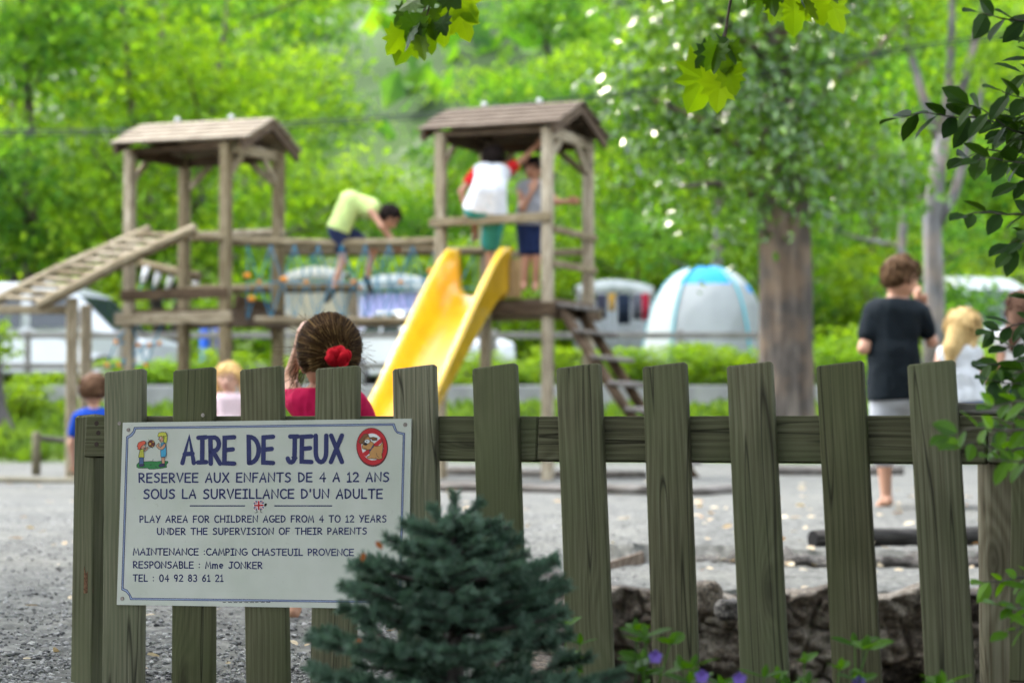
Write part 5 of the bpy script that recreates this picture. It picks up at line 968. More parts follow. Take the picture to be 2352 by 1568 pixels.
# ------------------------------------------------------------------ TREES
def tree_template(seed, H, R_, z0, mat, bmat, nlimb=6, ncl=430, per=16, leaf=.24, stems=1, r0=.22):
    rg = np.random.default_rng(seed); t = bpy.data.objects.new('tree', None); COL.objects.link(t); m = MB(seed); lobes = []
    for s in range(stems):
        an0 = rg.uniform(0, 6.28) if stems == 1 else math.pi * s + .4; lean = V3(math.cos(an0), math.sin(an0), 0) * (.06 if stems == 1 else .28) * H * .4
        pts, rad = limb(rg, (0, 0, -.3), lean + V3(0, 0, H * .82), r0 * (1 if stems == 1 else .8), .04, .05, 9); m.tube(pts, rad, 9)
        for k in range(nlimb):
            f = .22 + .66 * k / max(1, nlimb - 1); i = int(f * 8); b = pts[i]; an = rg.uniform(0, 6.28) + k * 2.4; L = R_ * (1.1 - .6 * abs(f - .4)) * rg.uniform(.75, 1.1)
            e = b + V3(math.cos(an) * L, math.sin(an) * L, L * rg.uniform(.25, .7)); q, rr = limb(rg, b, e, rad[i] * .55, .02, .12, 6); m.tube(q, rr, 6)
            for c in (q[3], q[5], q[4] + rg.normal(size=3) * .8): lobes.append((c + V3(0, 0, .2), V3(1, 1, .55) * R_ * rg.uniform(.26, .42)))
        lobes.append((pts[-1], V3(1, 1, .8) * R_ * .4)); lobes.append((pts[-3], V3(1, 1, .7) * R_ * .45))
    lobes = [(np.array([c[0], c[1], max(c[2], z0)]), r) for c, r in lobes]
    m.build('trunk', bmat, t, True); V, F = scatter(CARD[0], CARD[1], *blob_leaves(rg, lobes, int(ncl * .62), int(per * 1.7), .46 * (R_ / 3.2), leaf, .6, .3, .33)); mk('crown', V, F, mat, t); return t
TT = [tree_template(1, 11.5, 3.6, 3.2, LA, BARKD, 7, 500, 16, .23), tree_template(2, 12.5, 3.3, 3.6, LB, BARKD, 7, 520, 16, .22), tree_template(3, 11, 3.7, 3.0, LA, BARKD, 6, 520, 16, .24, 2), tree_template(4, 9.5, 2.8, 2.2, LB, BARKG, 6, 350, 16, .2)]
used_ = set()
def place(t, px, Y, s, rz, label, name='tree', grp='trees beyond the playground', dz=0):
    o = t if t.name not in used_ else copy_tree(t); used_.add(t.name); used_.add(o.name); x = (px - CX) / FPX * Y; o.location = (x, Y, float(hgt(x, Y)) + dz); o.scale = (s, s, s); o.rotation_euler = (0, 0, rz); o.name = name
    tag(o, label, 'tree', grp); return o
o0, o1, o2, o3 = TT
for i, (k, px, Y, s, rz, lab) in enumerate((
    (2, 385, 46, 1.0, .3, 'forked tree whose dark twin stems show inside the left tower'), (1, 72, 44, .95, 1.2, 'tree with a dark trunk above the top of the sloping ladder at far left'), (0, -230, 47, 1.0, 2.0, 'tree cut by the left picture edge'),
    (0, 600, 58, .93, 4.0, 'tree rising behind the lime shirted boy and the left roof'), (3, 1010, 56, .8, 1.0, 'small tree in the gap between the two towers'), (1, 1290, 60, 1.05, 2.2, 'tree straight behind the right tower roof'),
    (2, 1500, 50, .8, 5.0, 'tree behind the stair and grey awning tent'), (0, 1800, 62, 1.1, 3.1, 'tree seen just behind the poplar crown'), (1, 2010, 52, 1.0, .6, 'tree between the poplar and the teenager'), (0, 2330, 54, 1.0, 1.7, 'tree behind the dark leafy twigs at the right edge'),
    (1, 330, 64, 1.15, 5.1, 'tall tree behind the forked one, over the left roof'), (2, -60, 66, 1.2, 2.6, 'tall tree at the top left corner'), (0, 1120, 74, 1.0, 5.7, 'far tree above the slide between tree tops'), (2, 1430, 78, 1.2, .9, 'far tall tree left of the poplar crown'), (1, 560, 82, 1.2, 3.9, 'far tall tree over the left tower, right of the forked tree'),
    (0, 2170, 80, 1.3, 4.4, 'far tall tree above the teenager'), (3, 1650, 47, .85, 2.0, 'low tree behind the dome tent'), (3, 2080, 42, .75, 3.0, 'slim tree just right of the teenager head'), (2, 1950, 88, 1.3, 1.9, 'far tree peeping over the poplar'), (3, -190, 44, .8, 4.0, 'small bushy tree just outside the left end of the ladder'))): 
    place(TT[k], px, Y, s, rz, lab)
# pale forked trunk on the right
gt = thing('tree', 'pale grey tree with a slender trunk forking high, right of the poplar', 'tree', tuple(g0(2150, 33))); rg = np.random.default_rng(31); m = MB(31); gz = lambda x, y, dy=0: P(x, y, 33 + dy)
tk = np.array([g0(2140, 33) - V3(0, 0, .3), gz(2146, 700), gz(2144, 600), gz(2140, 500), gz(2152, 400), gz(2165, 310)]); m.tube(tk, [.17, .16, .15, .14, .13, .115], 10)
for e in (((2150, 520), (2190, 450), (2225, 330), (2260, 180)), ((2165, 310), (2180, 200), (2186, 60), (2190, -120)), ((2160, 330), (2120, 220), (2090, 120), (2060, -60)), ((2168, 300), (2215, 190), (2250, 60), (2290, -100))): m.tube([gz(*p, .1 * k) for k, p in enumerate(e)], [.09, .075, .06, .04], 8)
m.build('trunk', BARKG, gt, True)
lb = [(gz(x, y, d), V3(1, 1, .6) * r) for x, y, d, r in ((2060, -40, 0, .9), (2190, -80, .5, 1.0), (2290, -60, 0, .9), (2260, 160, -.3, .6), (2090, 100, .4, .6), (2240, 320, .3, .45), (2010, 60, .6, .7), (2330, 130, .5, .8), (2130, 180, 1.0, .5))]
V, F = scatter(CARD[0], CARD[1], *blob_leaves(rg, lb, 210, 14, .26, .14, .5, .3, .5)); mk('crown', V, F, LA, gt)
# poplar
pop = thing('poplar_tree', 'big poplar with a thick grey-brown trunk and glossy leaves right of the tent', 'tree', tuple(V3((1806 - CX) / FPX * 28, 28, float(hgt(3.5, 28))))); m = MB(33); PK = 28 / 17; pz = lambda x, y, dy=0: P(x, y, 28 + dy * PK)
tr = [(1810, 1075, .262), (1810, 1056, .252), (1808, 1030, .226), (1807, 950, .211), (1805, 820, .205), (1804, 650, .200), (1802, 480, .194), (1800, 300, .175), (1796, 100, .15), (1800, -150, .12), (1790, -500, .06)]
m.tube([pz(x, y) for x, y, r in tr], [r * PK for *_, r in tr], 34); rg = np.random.default_rng(33)
V = m.V[0]; ang = np.arctan2(V[:, 1] - 28, V[:, 0] - 3.54); V[:, :2] += (np.stack([np.cos(ang), np.sin(ang)], 1) * (.022 * np.sin(7 * ang + 1.2 * V[:, 2]) + .016 * np.sin(12 * ang + .5 * V[:, 2]))[:, None])
for e in (((1800, 420), (1700, 330), (1600, 270), (1500, 230)), ((1800, 300), (1900, 200), (1990, 140), (2060, 60)), ((1800, 460), (1880, 400), (1990, 370), (2080, 350)), ((1798, 200), (1700, 80), (1600, 0), (1520, -60)), ((1800, 100), (1900, -20), (1980, -120), (2030, -200)), ((1803, 500), (1720, 440), (1640, 420), (1560, 430))):
    d = rg.uniform(-.9, .9); m.tube([pz(*p, d * k / 3) for k, p in enumerate(e)], [.10, .07, .045, .02], 7)
m.build('trunk', BARK, pop, True)
lb = [(pz(x, y, d), V3(rx, rx * .9, rz) * PK) for x, y, d, rx, rz in ((1500, 180, 0, .42, .5), (1560, 40, -.3, .5, .55), (1640, 300, .2, .5, .42), (1580, 400, -.3, .38, .3), (1700, 120, -.5, .5, .5), (1760, 260, -.6, .42, .4), (1800, 420, -.4, .40, .26), (1860, 120, -.3, .5, .5), (1930, 260, 0, .42, .36), (1900, 420, .3, .38, .22),
      (2000, 380, 0, .38, .26), (2070, 370, .2, .22, .22), (1960, 40, .3, .5, .5), (1480, -60, .3, .5, .5), (1700, -80, 0, .7, .6), (1900, -120, .2, .7, .6), (1720, 440, -.2, .3, .2), (1540, 250, .6, .4, .5), (1840, 330, -.5, .35, .35), (1660, 200, .6, .5, .5), (1820, 30, .7, .6, .6), (1600, -300, 0, .8, .8), (1850, -400, 0, .9, .8), (1990, -250, 0, .7, .7), (1560, 470, .1, .26, .2), (1650, 500, -.2, .3, .2), (1470, 300, .2, .3, .4), (2010, 440, .2, .3, .2), (2090, 400, 0, .2, .18), (1680, 540, .2, .12, .16), (1480, 380, .1, .16, .16))]
pos, xd, nn, sz = blob_leaves(rg, lb, 1150, 11, .27, .125, .3, .25, .9, .7); nn = nn + V3(-.30, -.46, .42) * .9; V, F = scatter(OVAL[0], OVAL[1], pos, xd, nn, sz * 1.15); mk('crown', V, F, LPOP, pop)

# bushes
def bush_template(seed, mat, ncl=150):
    rg = np.random.default_rng(seed); t = bpy.data.objects.new('bush', None); COL.objects.link(t); m = MB(seed); lb = []
    for k in range(7):
        an = k * 2.4 + rg.uniform(-.4, .4); e = V3(math.cos(an) * .55, math.sin(an) * .4, rg.uniform(.45, .95)); q, rr = limb(rg, (0, 0, -.1), e, .025, .008, .1, 5); m.tube(q, rr, 5); lb.append((q[-1], V3(.34, .3, .26) * rg.uniform(.7, 1.2))); lb.append((q[2] * V3(1.2, 1.2, .8), V3(.36, .3, .24)))
    m.build('stem', BARKD, t); V, F = scatter(CARD[0], CARD[1], *blob_leaves(rg, lb, ncl, 15, .09, .10, .5, .3, .8)); mk('foliage', V, F, mat, t); return t
BT = [bush_template(1, LBUSH), bush_template(2, LA), bush_template(3, LBUSH)]
for i, (k, px, Y, sx, sz_, lab) in enumerate((
    (0, 10, 31.2, 1.0, 1.35, 'green bush over the stump at the left edge'), (1, 392, 34.3, 1.2, 1.0, 'bush between the posts of the left tower'), (0, 320, 34.6, 1.0, .95, 'bush right of the blue shirted boy behind the wall'), (2, 585, 34.2, 1.3, 1.2, 'bright bush right of the left tower above the blond toddler'), (1, 470, 34.8, 1.1, .9, 'bush above the blond toddler head, left of the bright one'),
    (2, 1050, 34.0, 1.0, 1.15, 'bush under the right tower beside the slide'), (0, 1120, 34.8, 1.0, .9, 'bush below the right tower platform'), (1, 1200, 35, 1.0, .95, 'bush behind the front post of the right tower'), (0, 1320, 34, 1.2, 1.25, 'bush right of the right tower under the stair'), (2, 1420, 34.4, 1.3, 1.3, 'bush below the grey awning tent'), (1, 1530, 34.2, 1.2, 1.35, 'bush below the left side of the dome tent'), (0, 1620, 34, 1.3, 1.45, 'bush in front of the dome tent'), (2, 1700, 34.4, 1.1, 1.4, 'bush touching the left side of the poplar trunk'),
    (1, 1900, 34, 1.2, 1.7, 'bush between the poplar trunk and the teenager'), (2, 1960, 37, 1.4, 2.2, 'taller bush behind the teenager arm'), (0, 2160, 36, 1.3, 1.6, 'bush between the teenager and the blond girl'), (1, 2290, 37, 1.4, 1.9, 'bush behind the two girls at the right'), (0, 1120, 48, 2.6, 3.4, 'big yellow-green bush behind the net bridge and right tower'), (2, 920, 50, 2.6, 3.2, 'big yellow-green bush behind the bending boy'), (1, 720, 48, 2.4, 3.0, 'big bush behind the right half of the left tower'),
    (2, 1420, 49, 2.4, 3.6, 'big bright bush over the grey awning tent'), (0, 1560, 52, 2.6, 3.8, 'big bright bush over the dome tent'), (1, 520, 50, 2.4, 2.8, 'big bush behind the left tower platform'), (0, 250, 49, 2.4, 2.9, 'big bush over the white van'), (2, 40, 43, 1.6, 2.2, 'yellow-green bush above the sloping ladder foot'), (0, 2040, 47, 2.6, 3.6, 'big bush left of the teenager head'), (2, 2260, 48, 2.4, 3.8, 'big bush over the white car at right'), (1, 1860, 49, 2.4, 3.6, 'big bush right of the poplar trunk'), (1, 1280, 53, 2.6, 3.6, 'big bush behind the arm of the boy in the vest'), (2, -150, 50, 2.6, 3.4, 'big bush at the left edge beyond the ladder'))):
    place(BT[k], px, Y, 1, i * 1.3, lab, 'bush', 'bushes behind the playground'); o = [o for o in bpy.data.objects if o.get('label') == lab][0]; o.scale = (sx, sx, sz_ * (.43 if 31 < Y < 38 else .85)); o['category'] = 'bush'
# big old trunk at the left edge
g_ = g0(2, 29.6); g_[2] = float(hgt(g_[0], 29.6)); old = thing('tree', 'thick dark old tree trunk cut off by the left picture edge', 'tree', tuple(g_)); m = MB(41); m.tube([g_ + V3(-.05, 0, -.3), g_ + V3(-.04, 0, .05), g_ + V3(-.12, 0, .4), g_ + V3(-.16, 0, 1.0), g_ + V3(-.2, 0, 1.5)], [.32, .26, .19, .17, .16], 14); m.build('trunk', BARKD, old, True)
V, F = scatter(CARD[0], CARD[1], *blob_leaves(np.random.default_rng(42), [(g_ + V3(-.1, -.2, 1.25), V3(.3, .3, .3))], 40, 12, .1, .10)); mk('ivy', V, F, LBUSH, old)

# ------------------------------------------------------------------ FOREGROUND PLANTS
# plane tree overhead: trunk stands off to the right behind the camera, its limbs reach over the fence
pt = thing('plane_tree_and_shade_canopy', 'plane tree whose lobed leaves hang into the top of the picture, with an added unseen shade canopy', 'tree', (3.4, 1.2, 0)); rg = np.random.default_rng(51); m = MB(51)
m.tube([(3.4, 1.2, -.4), (3.4, 1.25, .6), (3.36, 1.3, 1.6), (3.3, 1.4, 2.6), (3.1, 1.7, 3.6), (2.8, 2.0, 5)], [.30, .25, .22, .2, .17, .12], 14)
tips = []
for e in (((3.2, 1.5, 2.9), (2.2, 2.8, 3.3), (.9, 4.6, 3.1), (-.2, 6.1, 2.35)), ((3.2, 1.5, 2.9), (2.9, 3.2, 3.2), (2.0, 5.0, 2.9), (.85, 6.1, 2.2)), ((3.1, 1.7, 3.3), (1.2, 1.6, 3.8), (-1.2, 2.6, 3.9), (-3, 4, 3.8)), ((3.0, 1.9, 3.5), (1.5, 4, 3.9), (-.5, 6.5, 3.8), (-2.2, 8.2, 3.7)), ((3.2, 1.6, 3.0), (3.6, 4, 3.6), (3.4, 6.5, 3.6)), ((3.1, 1.7, 3.6), (2, -1, 4.2), (0, -2, 4.3))):
    q = np.array(e, float); t = np.linspace(0, len(q) - 1, 4 * (len(q) - 1) + 1); q = np.stack([np.interp(t, range(len(q)), q[:, i]) for i in range(3)], 1); m.tube(q, np.linspace(.10, .014, len(q)), 8)
m.build('trunk', BARK, pt, True)
n = 27000; x = rg.uniform(-8, 6, n); y = rg.uniform(-6, 9.0, n); zl = np.maximum(2.75, .58 + .206 * y + .85) - 2.5 * sst(.3, 3.5, -y); zl = np.where(np.abs(x) > .26 * np.maximum(y, 0) + 2.2, zl - .9 * sst(0, 2.5, np.abs(x) - .26 * np.maximum(y, 0) - 2.2), zl); z = zl + rg.uniform(0, 1, n) ** 1.3 * 1.6 + .12 * np.sin(x * 2) + .12 * np.sin(y * 2.3)  # unseen leaf mass added overhead and low behind the camera to shade the foreground
keep = np.sin(x * 1.9 + 1) * np.sin(y * 1.6 + x * .4) + rg.normal(size=n) * .55 > -1.1; pos = np.stack([x, y, z], 1); SD = V3(math.sin(SUN_AZ) * math.cos(SUN_EL), math.cos(SUN_AZ) * math.cos(SUN_EL), math.sin(SUN_EL))
for gx in (-.3, .2, .7):                             # gap cut in the added canopy so sun reaches the hanging sprays
    dd_ = pos - V3(gx, 6, 1.7); keep &= ~((np.linalg.norm(dd_ - (dd_ @ SD)[:, None] * SD, axis=1) < .75) & (dd_ @ SD > 0))
pos = pos[keep]; k = len(pos)
V, F = scatter(*PLANE, pos, rg.normal(size=(k, 3)) * V3(1, 1, .5) - V3(0, 0, .35), rg.normal(size=(k, 3)) * .5 + V3(0, 0, 1), rg.uniform(.12, .22, k)); mk('crown', V, F, LPLANE, pt)
def spray(name, Y, tips_, leaves, seed, mat=LPLANE):
    """leaves: (attach px, py, tip px, py, turn) hanging from a twig"""
    rg = np.random.default_rng(seed); m = MB(seed)
    for tw in tips_: m.tube([P(a, b, Y + .02 * i) for i, (a, b) in enumerate(tw)], np.linspace(.005, .002, len(tw)), 6)
    o = m.build(name, BARKD, pt, True); pos, xd, nn, sz = [], [], [], []
    for a, b, c, d, tn in leaves:
        dy = rg.uniform(-.12, .12); p0, p1 = P(a, b, Y + dy), P(c, d, Y + dy + rg.uniform(-.03, .03)); pos.append(p0); xd.append(p1 - p0); nn.append(V3(math.sin(tn), -math.cos(tn), .35 + rg.uniform(-.2, .2))); sz.append(np.linalg.norm(p1 - p0))
    V, F = scatter(*PLANE, np.array(pos), np.array(xd), np.array(nn), np.array(sz)); mk('leaves', V, F, mat, o); return o
LYEL = leafmat('sunlit_plane_leaf', [(.12, .23, .006), (.20, .33, .008), (.28, .40, .01)], .7, .45, .3, 5.0)  # brighter, yellower copy of the plane leaf with sunlight painted in
spray('twig', 6.0, [((1010, -160), (1005, -60), (985, 20), (975, 60)), ((1005, -60), (1040, 0), (1060, 30))],
      [(960, 30, 935, 105, .8), (985, 20, 1000, 95, -.5), (1010, 10, 1045, 60, 1.1), (940, 20, 905, 60, .4), (975, 50, 962, 115, 1.2), (1000, -30, 950, 20, .2), (1020, -20, 1060, 20, -1.2), (1000, 40, 1015, 85, 1.3), (965, -5, 915, 25, -.9), (1035, -20, 1075, -5, .6), (990, -50, 1010, 10, 1.4), (950, 60, 930, 120, -1.2), (1012, 40, 1026, 84, -.9)], 61)
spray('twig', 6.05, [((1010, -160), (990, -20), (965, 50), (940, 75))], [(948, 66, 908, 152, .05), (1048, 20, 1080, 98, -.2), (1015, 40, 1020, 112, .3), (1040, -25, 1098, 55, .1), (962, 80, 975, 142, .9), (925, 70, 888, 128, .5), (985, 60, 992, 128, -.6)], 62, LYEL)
spray('twig', 6.0, [((1790, -150), (1780, -70), (1770, -20), (1800, 5)), ((1780, -70), (1860, -20), (1900, 0))], [(1760, -40, 1740, 42, .9), (1770, -30, 1780, 40, -1.0), (1735, -30, 1715, 22, 1.2), (1800, -40, 1760, 10, .5), (1830, -35, 1850, 22, 1.2), (1900, -45, 1925, 10, .8)], 63)
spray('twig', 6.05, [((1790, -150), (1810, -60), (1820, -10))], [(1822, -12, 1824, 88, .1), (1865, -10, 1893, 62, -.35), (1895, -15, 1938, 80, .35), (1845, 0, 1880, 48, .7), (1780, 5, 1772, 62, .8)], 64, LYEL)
spray('twig', 5.9, [((1700, -150), (1685, -40), (1668, 60), (1655, 100))], [(1652, 98, 1620, 165, .9), (1660, 95, 1672, 178, -.4), (1668, 85, 1690, 150, .9), (1650, 100, 1640, 172, -1.0), (1640, 110, 1596, 158, .3)], 65)
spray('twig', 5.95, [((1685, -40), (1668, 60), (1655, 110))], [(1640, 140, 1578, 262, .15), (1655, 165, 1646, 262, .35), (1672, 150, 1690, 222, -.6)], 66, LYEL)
o = spray('twig', 5.9, [((1668, 60), (1664, 100), (1660, 112))], [(1668, 118, 1668, 96, .2), (1670, 116, 1690, 110, .9), (1667, 118, 1648, 108, .5)], 67, ORANGEL)
# dark leafy shrub at the right edge, hanging over the fence
sh = thing('leafy_shrub', 'dark oval-leaved shrub reaching in from the right edge over the fence', 'shrub', tuple(V3((2480 - CX) / FPX * 3.9, 3.9, -.1)))
m = MB(71); sp = lambda x, y, Y=3.9: P(x, y, Y); m.tube([V3((2480 - CX) / FPX * 3.9, 3.9, -.2), sp(2470, 1300), sp(2450, 800), sp(2440, 300), sp(2450, -200)], [.022, .02, .016, .012, .007], 9); m.build('stem', BARKD, sh, True)
def twigs(lst, Y, lsz, mat, seed, step=26):
    rg = np.random.default_rng(seed); m = MB(seed); pos, xd, nn, sz = [], [], [], []
    for tw in lst:
        Yt = Y + rg.uniform(-.15, .15); q = np.array([(2450, tw[0][1] + 40)] + list(tw), float); L = np.concatenate([[0], np.cumsum(np.hypot(*np.diff(q, axis=0).T))]); t = np.arange(0, L[-1], 8); xx, yy = np.interp(t, L, q[:, 0]), np.interp(t, L, q[:, 1]) + 3 * np.sin(t * .05)
        W = np.array([P(a, b, Yt + .08 * math.sin(k * .12)) for k, (a, b) in enumerate(zip(xx, yy))]); m.tube(W, np.linspace(.0030, .0009, len(W)), 5)
        s = 70; sd = 1
        while s < L[-1]:
            i = min(int(s / 8), len(W) - 2); tg = nrm(W[i + 1] - W[i]); sd = -sd; up = V3(0, 0, 1); d = tg * .75 + up * sd * rg.uniform(.25, .75) - V3(0, 0, .28) + V3(0, rg.uniform(-.6, .6), 0)
            pos.append(W[i]); xd.append(d); nn.append(V3(rg.normal() * .35, -.25 + rg.normal() * .45, 1.0) if rg.random() < .65 else V3(rg.normal() * .3, -1, .4)); sz.append(lsz * rg.uniform(.7, 1.15)); s += step * rg.uniform(.6, 1.3)
        pos.append(W[-1]); xd.append(W[-1] - W[-4] - V3(0, 0, .002)); nn.append(V3(.1, -.5, .9)); sz.append(lsz)
    o = m.build('twig', BARKD, sh, True); V, F = scatter(OVAL[0], OVAL[1], np.array(pos), np.array(xd), np.array(nn), np.array(sz)); mk('leaves', V, F, mat, o); return o
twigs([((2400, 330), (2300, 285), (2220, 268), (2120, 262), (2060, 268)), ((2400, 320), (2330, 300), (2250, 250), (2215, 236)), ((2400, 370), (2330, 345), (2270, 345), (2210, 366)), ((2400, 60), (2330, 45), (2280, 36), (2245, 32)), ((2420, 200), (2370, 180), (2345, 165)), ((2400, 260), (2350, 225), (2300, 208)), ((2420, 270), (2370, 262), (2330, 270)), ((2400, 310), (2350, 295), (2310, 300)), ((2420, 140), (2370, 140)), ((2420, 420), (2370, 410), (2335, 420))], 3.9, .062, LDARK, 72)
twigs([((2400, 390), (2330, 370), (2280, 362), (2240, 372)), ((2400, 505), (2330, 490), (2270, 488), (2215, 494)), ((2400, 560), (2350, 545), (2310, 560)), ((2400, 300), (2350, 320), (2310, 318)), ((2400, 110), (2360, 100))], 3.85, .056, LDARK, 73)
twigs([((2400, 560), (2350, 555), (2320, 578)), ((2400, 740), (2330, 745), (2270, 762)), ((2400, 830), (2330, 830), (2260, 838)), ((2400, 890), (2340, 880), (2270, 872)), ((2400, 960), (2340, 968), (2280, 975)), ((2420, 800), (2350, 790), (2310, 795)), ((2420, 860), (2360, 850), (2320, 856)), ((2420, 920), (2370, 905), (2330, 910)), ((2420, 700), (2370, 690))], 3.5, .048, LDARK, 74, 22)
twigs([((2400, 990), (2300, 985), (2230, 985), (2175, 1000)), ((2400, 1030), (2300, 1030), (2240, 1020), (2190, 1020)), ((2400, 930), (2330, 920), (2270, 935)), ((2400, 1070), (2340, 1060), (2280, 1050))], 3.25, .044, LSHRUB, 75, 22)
twigs([((2400, 1330), (2330, 1325), (2280, 1335), (2250, 1340)), ((2400, 1410), (2330, 1395), (2290, 1385)), ((2400, 1450), (2350, 1440), (2310, 1450)), ((2400, 1370), (2350, 1350))], 3.35, .042, LSHRUB, 76, 22)
# blue spruce in front of the sign
spz = thing('blue_spruce', 'small dense blue-green spruce growing in front of the sign corner', 'conifer', tuple(V3((1040 - CX) / FPX * 3.2, 3.2, -.12)))
YS = 3.2; rg = np.random.default_rng(81); m = MB(81); sx0 = (1040 - CX) / FPX * YS; ztop = P(1046, 1140, YS)[2]
m.tube([(sx0, YS, -.2), (sx0 + .004, YS, .2), (sx0 + .002, YS, ztop - .005)], [.022, .013, .002], 8); shoots = []
def shoot(p, d, L):
    q = [p + d * L * t + V3(0, 0, .10 * L * t * t) for t in np.linspace(0, 1, 5)]; m.tube(q, np.linspace(.0028, .0012, 5), 5); shoots.append((np.array(q), L))
shoot(V3(sx0 + .002, YS, ztop - .055), V3(.02, 0, 1), .055)
for k in range(9): an = k * 2.4; shoot(V3(sx0, YS, ztop - .05 - .006 * k), V3(math.cos(an), math.sin(an), .9 - .06 * k), .042)
for k in range(26): an = k * 2.4; shoot(V3(sx0, YS, ztop - .10 - .010 * k), V3(math.cos(an), math.sin(an), .35), .075)
for z_, r0, nb in ((.026, .036, 4), (.048, .085, 6), (.074, .125, 7), (.104, .15, 8), (.138, .172, 8), (.178, .20, 9), (.222, .225, 9), (.272, .26, 10), (.326, .295, 10), (.385, .31, 10)):
    for k in range(nb):
        an = 2 * math.pi * (k + rg.uniform(-.3, .3)) / nb + z_ * 40; L = r0 * rg.uniform(.62, 1.12) * (1.36 if math.cos(an) > 0.4 and z_ > .25 else 1); zz = ztop - z_ - .025 - .20 * L; h = V3(math.cos(an), math.sin(an), 0); b = V3(sx0, YS, zz)
        e = lambda t: b + h * L * t + V3(0, 0, L * (.16 * t * t + .02 * t)); pts = [e(t) for t in np.linspace(0, 1, 6)]; m.tube(pts, np.linspace(.005, .002, 6), 5)
        shoot(e(.80), nrm(h + V3(0, 0, .22)), max(.05, L * .26))
        sd = np.cross(h, Zu)
        for t in np.arange(.28, .95, .062 / max(L, .07)):
            for s_ in (-1, 1):
                dd = nrm(h * rg.uniform(.45, .8) + sd * s_ * rg.uniform(.5, .9) + V3(0, 0, rg.uniform(.0, .22))); shoot(e(min(t + rg.uniform(-.03, .03), .97)), dd, rg.uniform(.05, .088) * (1.15 - .4 * t))
m.build('trunk', BARKD, spz, True); pos, xd, nn, sz = [], [], [], []
for q, L in shoots:
    n = int(80 + L * 2600); t = rg.uniform(.05, 1, n) ** .85; idx = np.clip((t * 4).astype(int), 0, 3); p = q[idx] + (q[idx + 1] - q[idx]) * (t * 4 - idx)[:, None]; ax = nrm(q[-1] - q[0]); v = rg.normal(size=(n, 3)); v = nrm(v - ax * (v @ ax)[:, None]); v[:, 2] += .25
    pos.append(p); xd.append(v + ax * rg.uniform(.4, 1.0, n)[:, None]); nn.append(rg.normal(size=(n, 3))); sz.append(rg.uniform(.011, .019, n))
pos, xd, nn, sz = map(np.concatenate, (pos, xd, nn, sz)); V, F = scatter([(0, .06, 0), (0, -.06, 0), (.75, -.05, 0), (1, 0, 0), (.75, .05, 0)], [(0, 1, 2, 3, 4)], pos, xd, nn, sz); mk('needles', V, F, NEED, spz)
print('needles', len(pos))
dl = [(836, 1268), (862, 1243), (812, 1478), (1038, 1238), (1070, 1372)]
m = MB()
pos = np.array([P(x, y, YS - .17 + .03 * (i % 3)) for i, (x, y) in enumerate(dl)])
for i, p in enumerate(pos[:3]):
    V, F = scatter(OVAL[0], OVAL[1], p[None], rg.normal(size=(1, 3)) * V3(1, .2, 1), np.array([[.2, -1, .4]]), .013 + .003 * (i % 2)); tag(mk('fallen_leaf', V, F, ORANGEL), ('orange dead leaf lying by the left edge of the spruce near the lettering', 'small orange dead leaf caught near the top left of the spruce', 'reddish dead leaf caught low on the left of the spruce', 'orange dead leaf caught in the middle of the spruce')[i], 'leaf', 'dead leaves caught in the spruce')
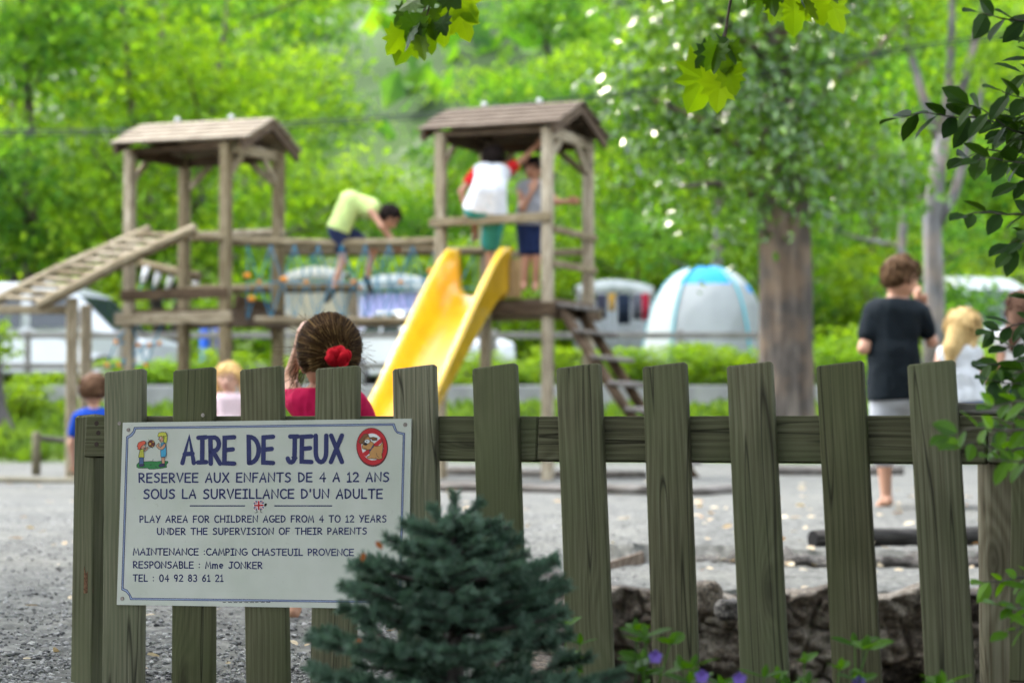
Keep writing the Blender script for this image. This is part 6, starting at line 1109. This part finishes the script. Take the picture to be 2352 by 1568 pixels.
# leafy young plants with violet flowers along the front of the fence
VIO = flat('violet_petal', (.22, .13, .55), .5, .3, .12, 60)
def plant(label, px, top, Y, nst, seed, flowers=(), spread=70):
    rg = np.random.default_rng(seed); bx = V3((px - CX) / FPX * Y, Y, -.14); t = thing('flowering_plant' if flowers else 'young_plant', label, 'plant', tuple(bx), 'leafy plants along the fence foot'); m = MB(seed); pos, xd, nn, sz = [], [], [], []
    for s in range(nst):
        tp = P(px + rg.uniform(-1, 1) * spread, top + abs(rg.normal()) * 38 + (0 if s == 0 else 12), Y + rg.uniform(-.12, .12)); b = bx + V3(rg.normal() * .03, rg.normal() * .03, 0); t_ = np.linspace(0, 1, 9)[:, None]; q = b + (tp - b) * t_ + V3(.012, 0, 0) * np.sin(t_ * 5 + s); m.tube(q, np.linspace(.0028, .001, 9), 5)
        for k in range(3, 9):
            for sg in (-1, 1):
                d = V3(math.cos(k * 1.57 + s) * sg, math.sin(k * 1.57 + s) * sg, .35); pos.append(q[k]); xd.append(d); nn.append(V3(0, -.25, 1) + rg.normal(size=3) * .3); sz.append(rg.uniform(.028, .046))
        pos.append(q[-1]); xd.append(V3(rg.normal() * .3, rg.normal() * .3, 1)); nn.append(V3(0, -1, .3)); sz.append(.022)
    m.build('stem', LSHRUB, t, True); V, F = scatter(OVAL[0], OVAL[1], np.array(pos), np.array(xd), np.array(nn), np.array(sz)); mk('leaves', V, F, LSHRUB, t)
    for fx_, fy_ in flowers:
        c = P(fx_, fy_, Y - .10); V, F = scatter([(a_, b_ * 2.0, c_) for a_, b_, c_ in OVAL[0]], OVAL[1], np.repeat(c[None], 5, 0), np.array([(math.cos(a), -.25, math.sin(a)) for a in np.arange(5) * 1.2566 + .3]), np.repeat(V3(0, -1, .2)[None], 5, 0), .011); mk('flower', V, F, VIO, t)
plant('leafy plant with one violet flower just right of the spruce', 1500, 1432, 3.25, 6, 1, ((1505, 1507),), 62)
plant('low leafy plant with a violet flower at the bottom between two pickets', 1640, 1512, 3.2, 7, 2, ((1698, 1558), (1612, 1552)), 70)
plant('bright leafy plant left of the middle right picket bottom', 1850, 1502, 3.3, 3, 3, (), 28)
plant('bright leafy plant taller than its neighbours, right of the bottom middle', 1945, 1476, 3.25, 4, 4, ((1972, 1566),), 40)
plant('small bright leafy plant low before the second picket from the right', 2150, 1530, 3.3, 4, 5, (), 34)
plant('slender plant with a few leaves rising beside the spruce right side', 1345, 1412, 3.5, 3, 6, (), 46)
plant('leafy plant at the bottom centre right, lowest of the row', 1760, 1545, 3.2, 4, 7, (), 50)

# ------------------------------------------------------------------ HAZE
hz = MB(); hz.prism([V3(-120, -8, -2), V3(120, -8, -2), V3(260, 342, -2), V3(-260, 342, -2)], V3(0, 0, 132)); hm = bpy.data.materials.new('air_haze'); hm.use_nodes = True; hn = hm.node_tree; hn.nodes.remove(hn.nodes['Principled BSDF'])
pv = nd(hn, 'ShaderNodeVolumePrincipled', Color=(.86, .93, .93, 1), Density=.0014, Anisotropy=.2); hn.links.new(pv.outputs[0], hn.nodes['Material Output'].inputs['Volume'])
hzo = hz.build('haze', hm); tag(hzo, kind='stuff')
